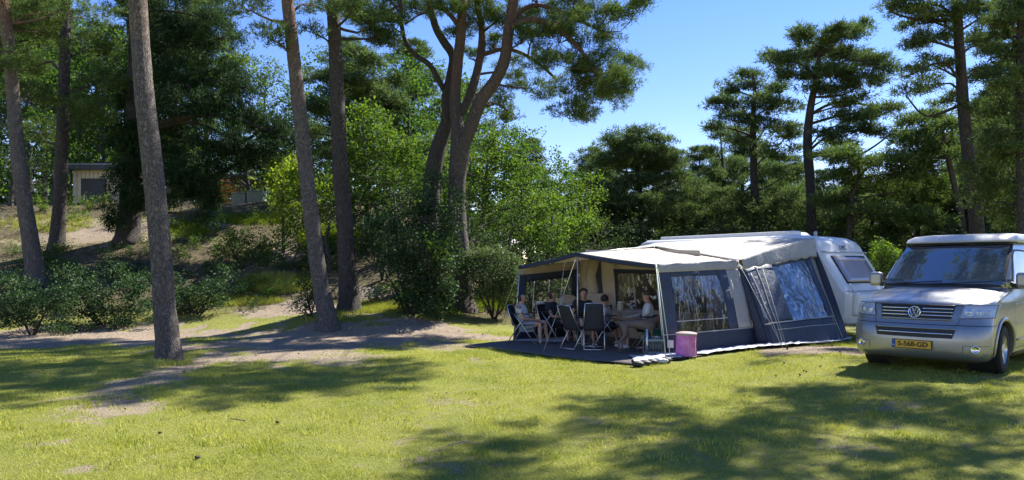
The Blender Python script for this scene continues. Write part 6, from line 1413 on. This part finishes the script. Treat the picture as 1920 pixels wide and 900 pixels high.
for s, k in ((1, 'l'), (-1, 'r')):
    dx = .05 * s
    N[k + 'h0'] = (V3(-.32, s * .07, .47), .075); N[k + 'h1'] = (V3(-.25 + dx, s * .08, .34), .046); N[k + 'h2'] = (V3(-.38 + dx, s * .08, .20), .026); N[k + 'h3'] = (V3(-.37 + dx, s * .08, .04), .020); N[k + 'h4'] = (V3(-.32 + dx, s * .08, .018), .024)
    N[k + 'f0'] = (V3(.24, s * .075, .44), .062); N[k + 'f1'] = (V3(.20 - dx, s * .085, .32), .036); N[k + 'f2'] = (V3(.23 - dx, s * .085, .17), .025); N[k + 'f3'] = (V3(.23 - dx, s * .085, .04), .020); N[k + 'f4'] = (V3(.27 - dx, s * .085, .018), .025)
    E += [('rump', k + 'h0'), (k + 'h0', k + 'h1'), (k + 'h1', k + 'h2'), (k + 'h2', k + 'h3'), (k + 'h3', k + 'h4'), ('chest', k + 'f0'), (k + 'f0', k + 'f1'), (k + 'f1', k + 'f2'), (k + 'f2', k + 'f3'), (k + 'f3', k + 'f4')]
skin_body('body', N, E, M_dog, dg_)
for s in (1, -1):
    mb = MB(); mb.ell((.50, s * .062, .69), (.034, .012, .062), 10, 8); mb.build('ear', M_dog, dg_, True)
    mb = MB(); mb.ell((.575, s * .034, .725), (.008, .008, .008), 8, 6); mb.build('eye', M_eye, dg_, True)
mb = MB(); mb.ell((.722, 0, .682), (.014, .016, .012), 8, 6); mb.build('nose', M_eye, dg_, True)
mb = MB(); mb.tube([(.38 + .06 * math.cos(a) * .3, .078 * math.sin(a), .655 + .075 * math.cos(a)) for a in np.linspace(0, 2 * math.pi, 16)], .009, 6, False); mb.build('collar', simple('collar_red', (.25, .06, .05), .6), dg_, True)
# bowls, crate, green box, tub
def bowl(px, Y, z, lab):
    mb = MB(); mb.lathe([(0, .0), (.115, 0), (.125, .01), (.105, .075), (.118, .08), (.10, .075), (.085, .02), (0, .015)], n=24); o = mb.build('feeding_bowl', M_steel, None, True); q = at(px, Y); o.location = (q.x, q.y, z); return tag(o, lab, 'bowl', 'steel dog bowls')
bowl(1199, 14.6, .035, 'steel dog bowl on the groundsheet left of the crate')
bowl(1229, 14.25, .30, 'steel dog bowl standing in the grey-green crate')
cr = thing('crate', 'grey-green openwork plastic crate at the canopy corner pole', 'crate', at(1226, 14.25)); M_crate = simple('crate_green', (.22, .29, .26), .55)
for nm, c_, s_ in (('base', (0, 0, .02), (.38, .28, .02)), ('rim', (0, -.14, .27), (.38, .015, .03)), ('rim', (0, .14, .27), (.38, .015, .03)), ('rim', (.19, 0, .27), (.015, .28, .03)), ('rim', (-.19, 0, .27), (.015, .28, .03)), ('rim', (0, -.14, .03), (.38, .015, .04)), ('shelf', (0, 0, .285), (.36, .26, .012))):
    mb = MB(); mb.box(c_, s_); mb.build(nm, M_crate, cr)
for i in range(9):
    x_ = -.18 + i * .045; mb = MB(); mb.tube([(x_, -.14, .04), (x_ * .55, -.143, .15), (x_, -.14, .26)], .007, 5); mb.build('strut', M_crate, cr, True)
for sx in (-1, 1):
    for sy in (-1, 1): mb = MB(); mb.box((sx * .185, sy * .135, .14), (.02, .02, .27)); mb.build('corner_post', M_crate, cr)
mb = MB(); mb.box((0, 0, .13), (.40, .28, .26)); o = obj_at(mb, 'green_box', simple('bright_green', (.015, .20, .10), .5), at(1228, 14.9) + V3(0, 0, .16), 'dark green plastic box behind the steel bowls', 'box', False)
mb = MB(); mb.box((0, 0, .08), (.36, .26, .16)); o = obj_at(mb, 'storage_tub', M_dark, at(1229, 14.9), 'dark low tub carrying the green box', 'tub', False)
mb = MB(); mb.tube([(0, 0, 0), (0, 0, .50)], .022, 8); o = obj_at(mb, 'short_post', M_alu, at(1213, 14.0), 'short pale upright tube left of the crate', 'post')
# pink laundry bin
bn = thing('laundry_bin', 'pink pop-up fabric bin with pale round top in front of the awning side', 'bin', Vector((0, 0, 0))); q = GP(1286, 671); bn.location = (q.x, q.y - .02, q.z + .03)
h_ = .445; t = NT('pink_mesh'); co = t.coord('Object'); col = t.ramp(t.noise(co, 7, 3), [(.35, (.50, .13, .40)), (.7, (.64, .25, .55))]); M_pink = t.fin(t.bsdf(col, .65, 0, t.bump(t.noise(t.coord('Object', (1, 1, .3)), 14, 3), .03)))
def bf(a, b):
    th = a * 2 * math.pi; rr = .195 * (1 - .035 * math.sin(math.pi * b)) * (1 + .02 * math.sin(th * 9 + b * 3)); return V3(rr * math.cos(th), rr * math.sin(th), .0 + h_ * b)
mb = MB(); mb.grid(bf, 48, 10); mb.build('fabric_side', M_pink, bn, True)
mb = MB(); mb.lathe([(.0, h_ + .02), (.12, h_ + .025), (.20, h_ + .005), (.207, h_ - .01), (.207, h_ - .03), (.195, h_ - .03)], n=36); mb.build('top_cover', simple('beige_cover', (.36, .28, .27), .8), bn, True)
mb = MB(); mb.tube([(.198 * math.cos(a), .198 * math.sin(a), .01) for a in np.linspace(0, 2 * math.pi, 30)], .008, 5, False); mb.build('bottom_ring', M_dark, bn, True)
mb = MB(); mb.tube([(.195, -.03, 0), (.197, -.03, h_)], .009, 5); mb.build('side_seam', M_dark, bn)
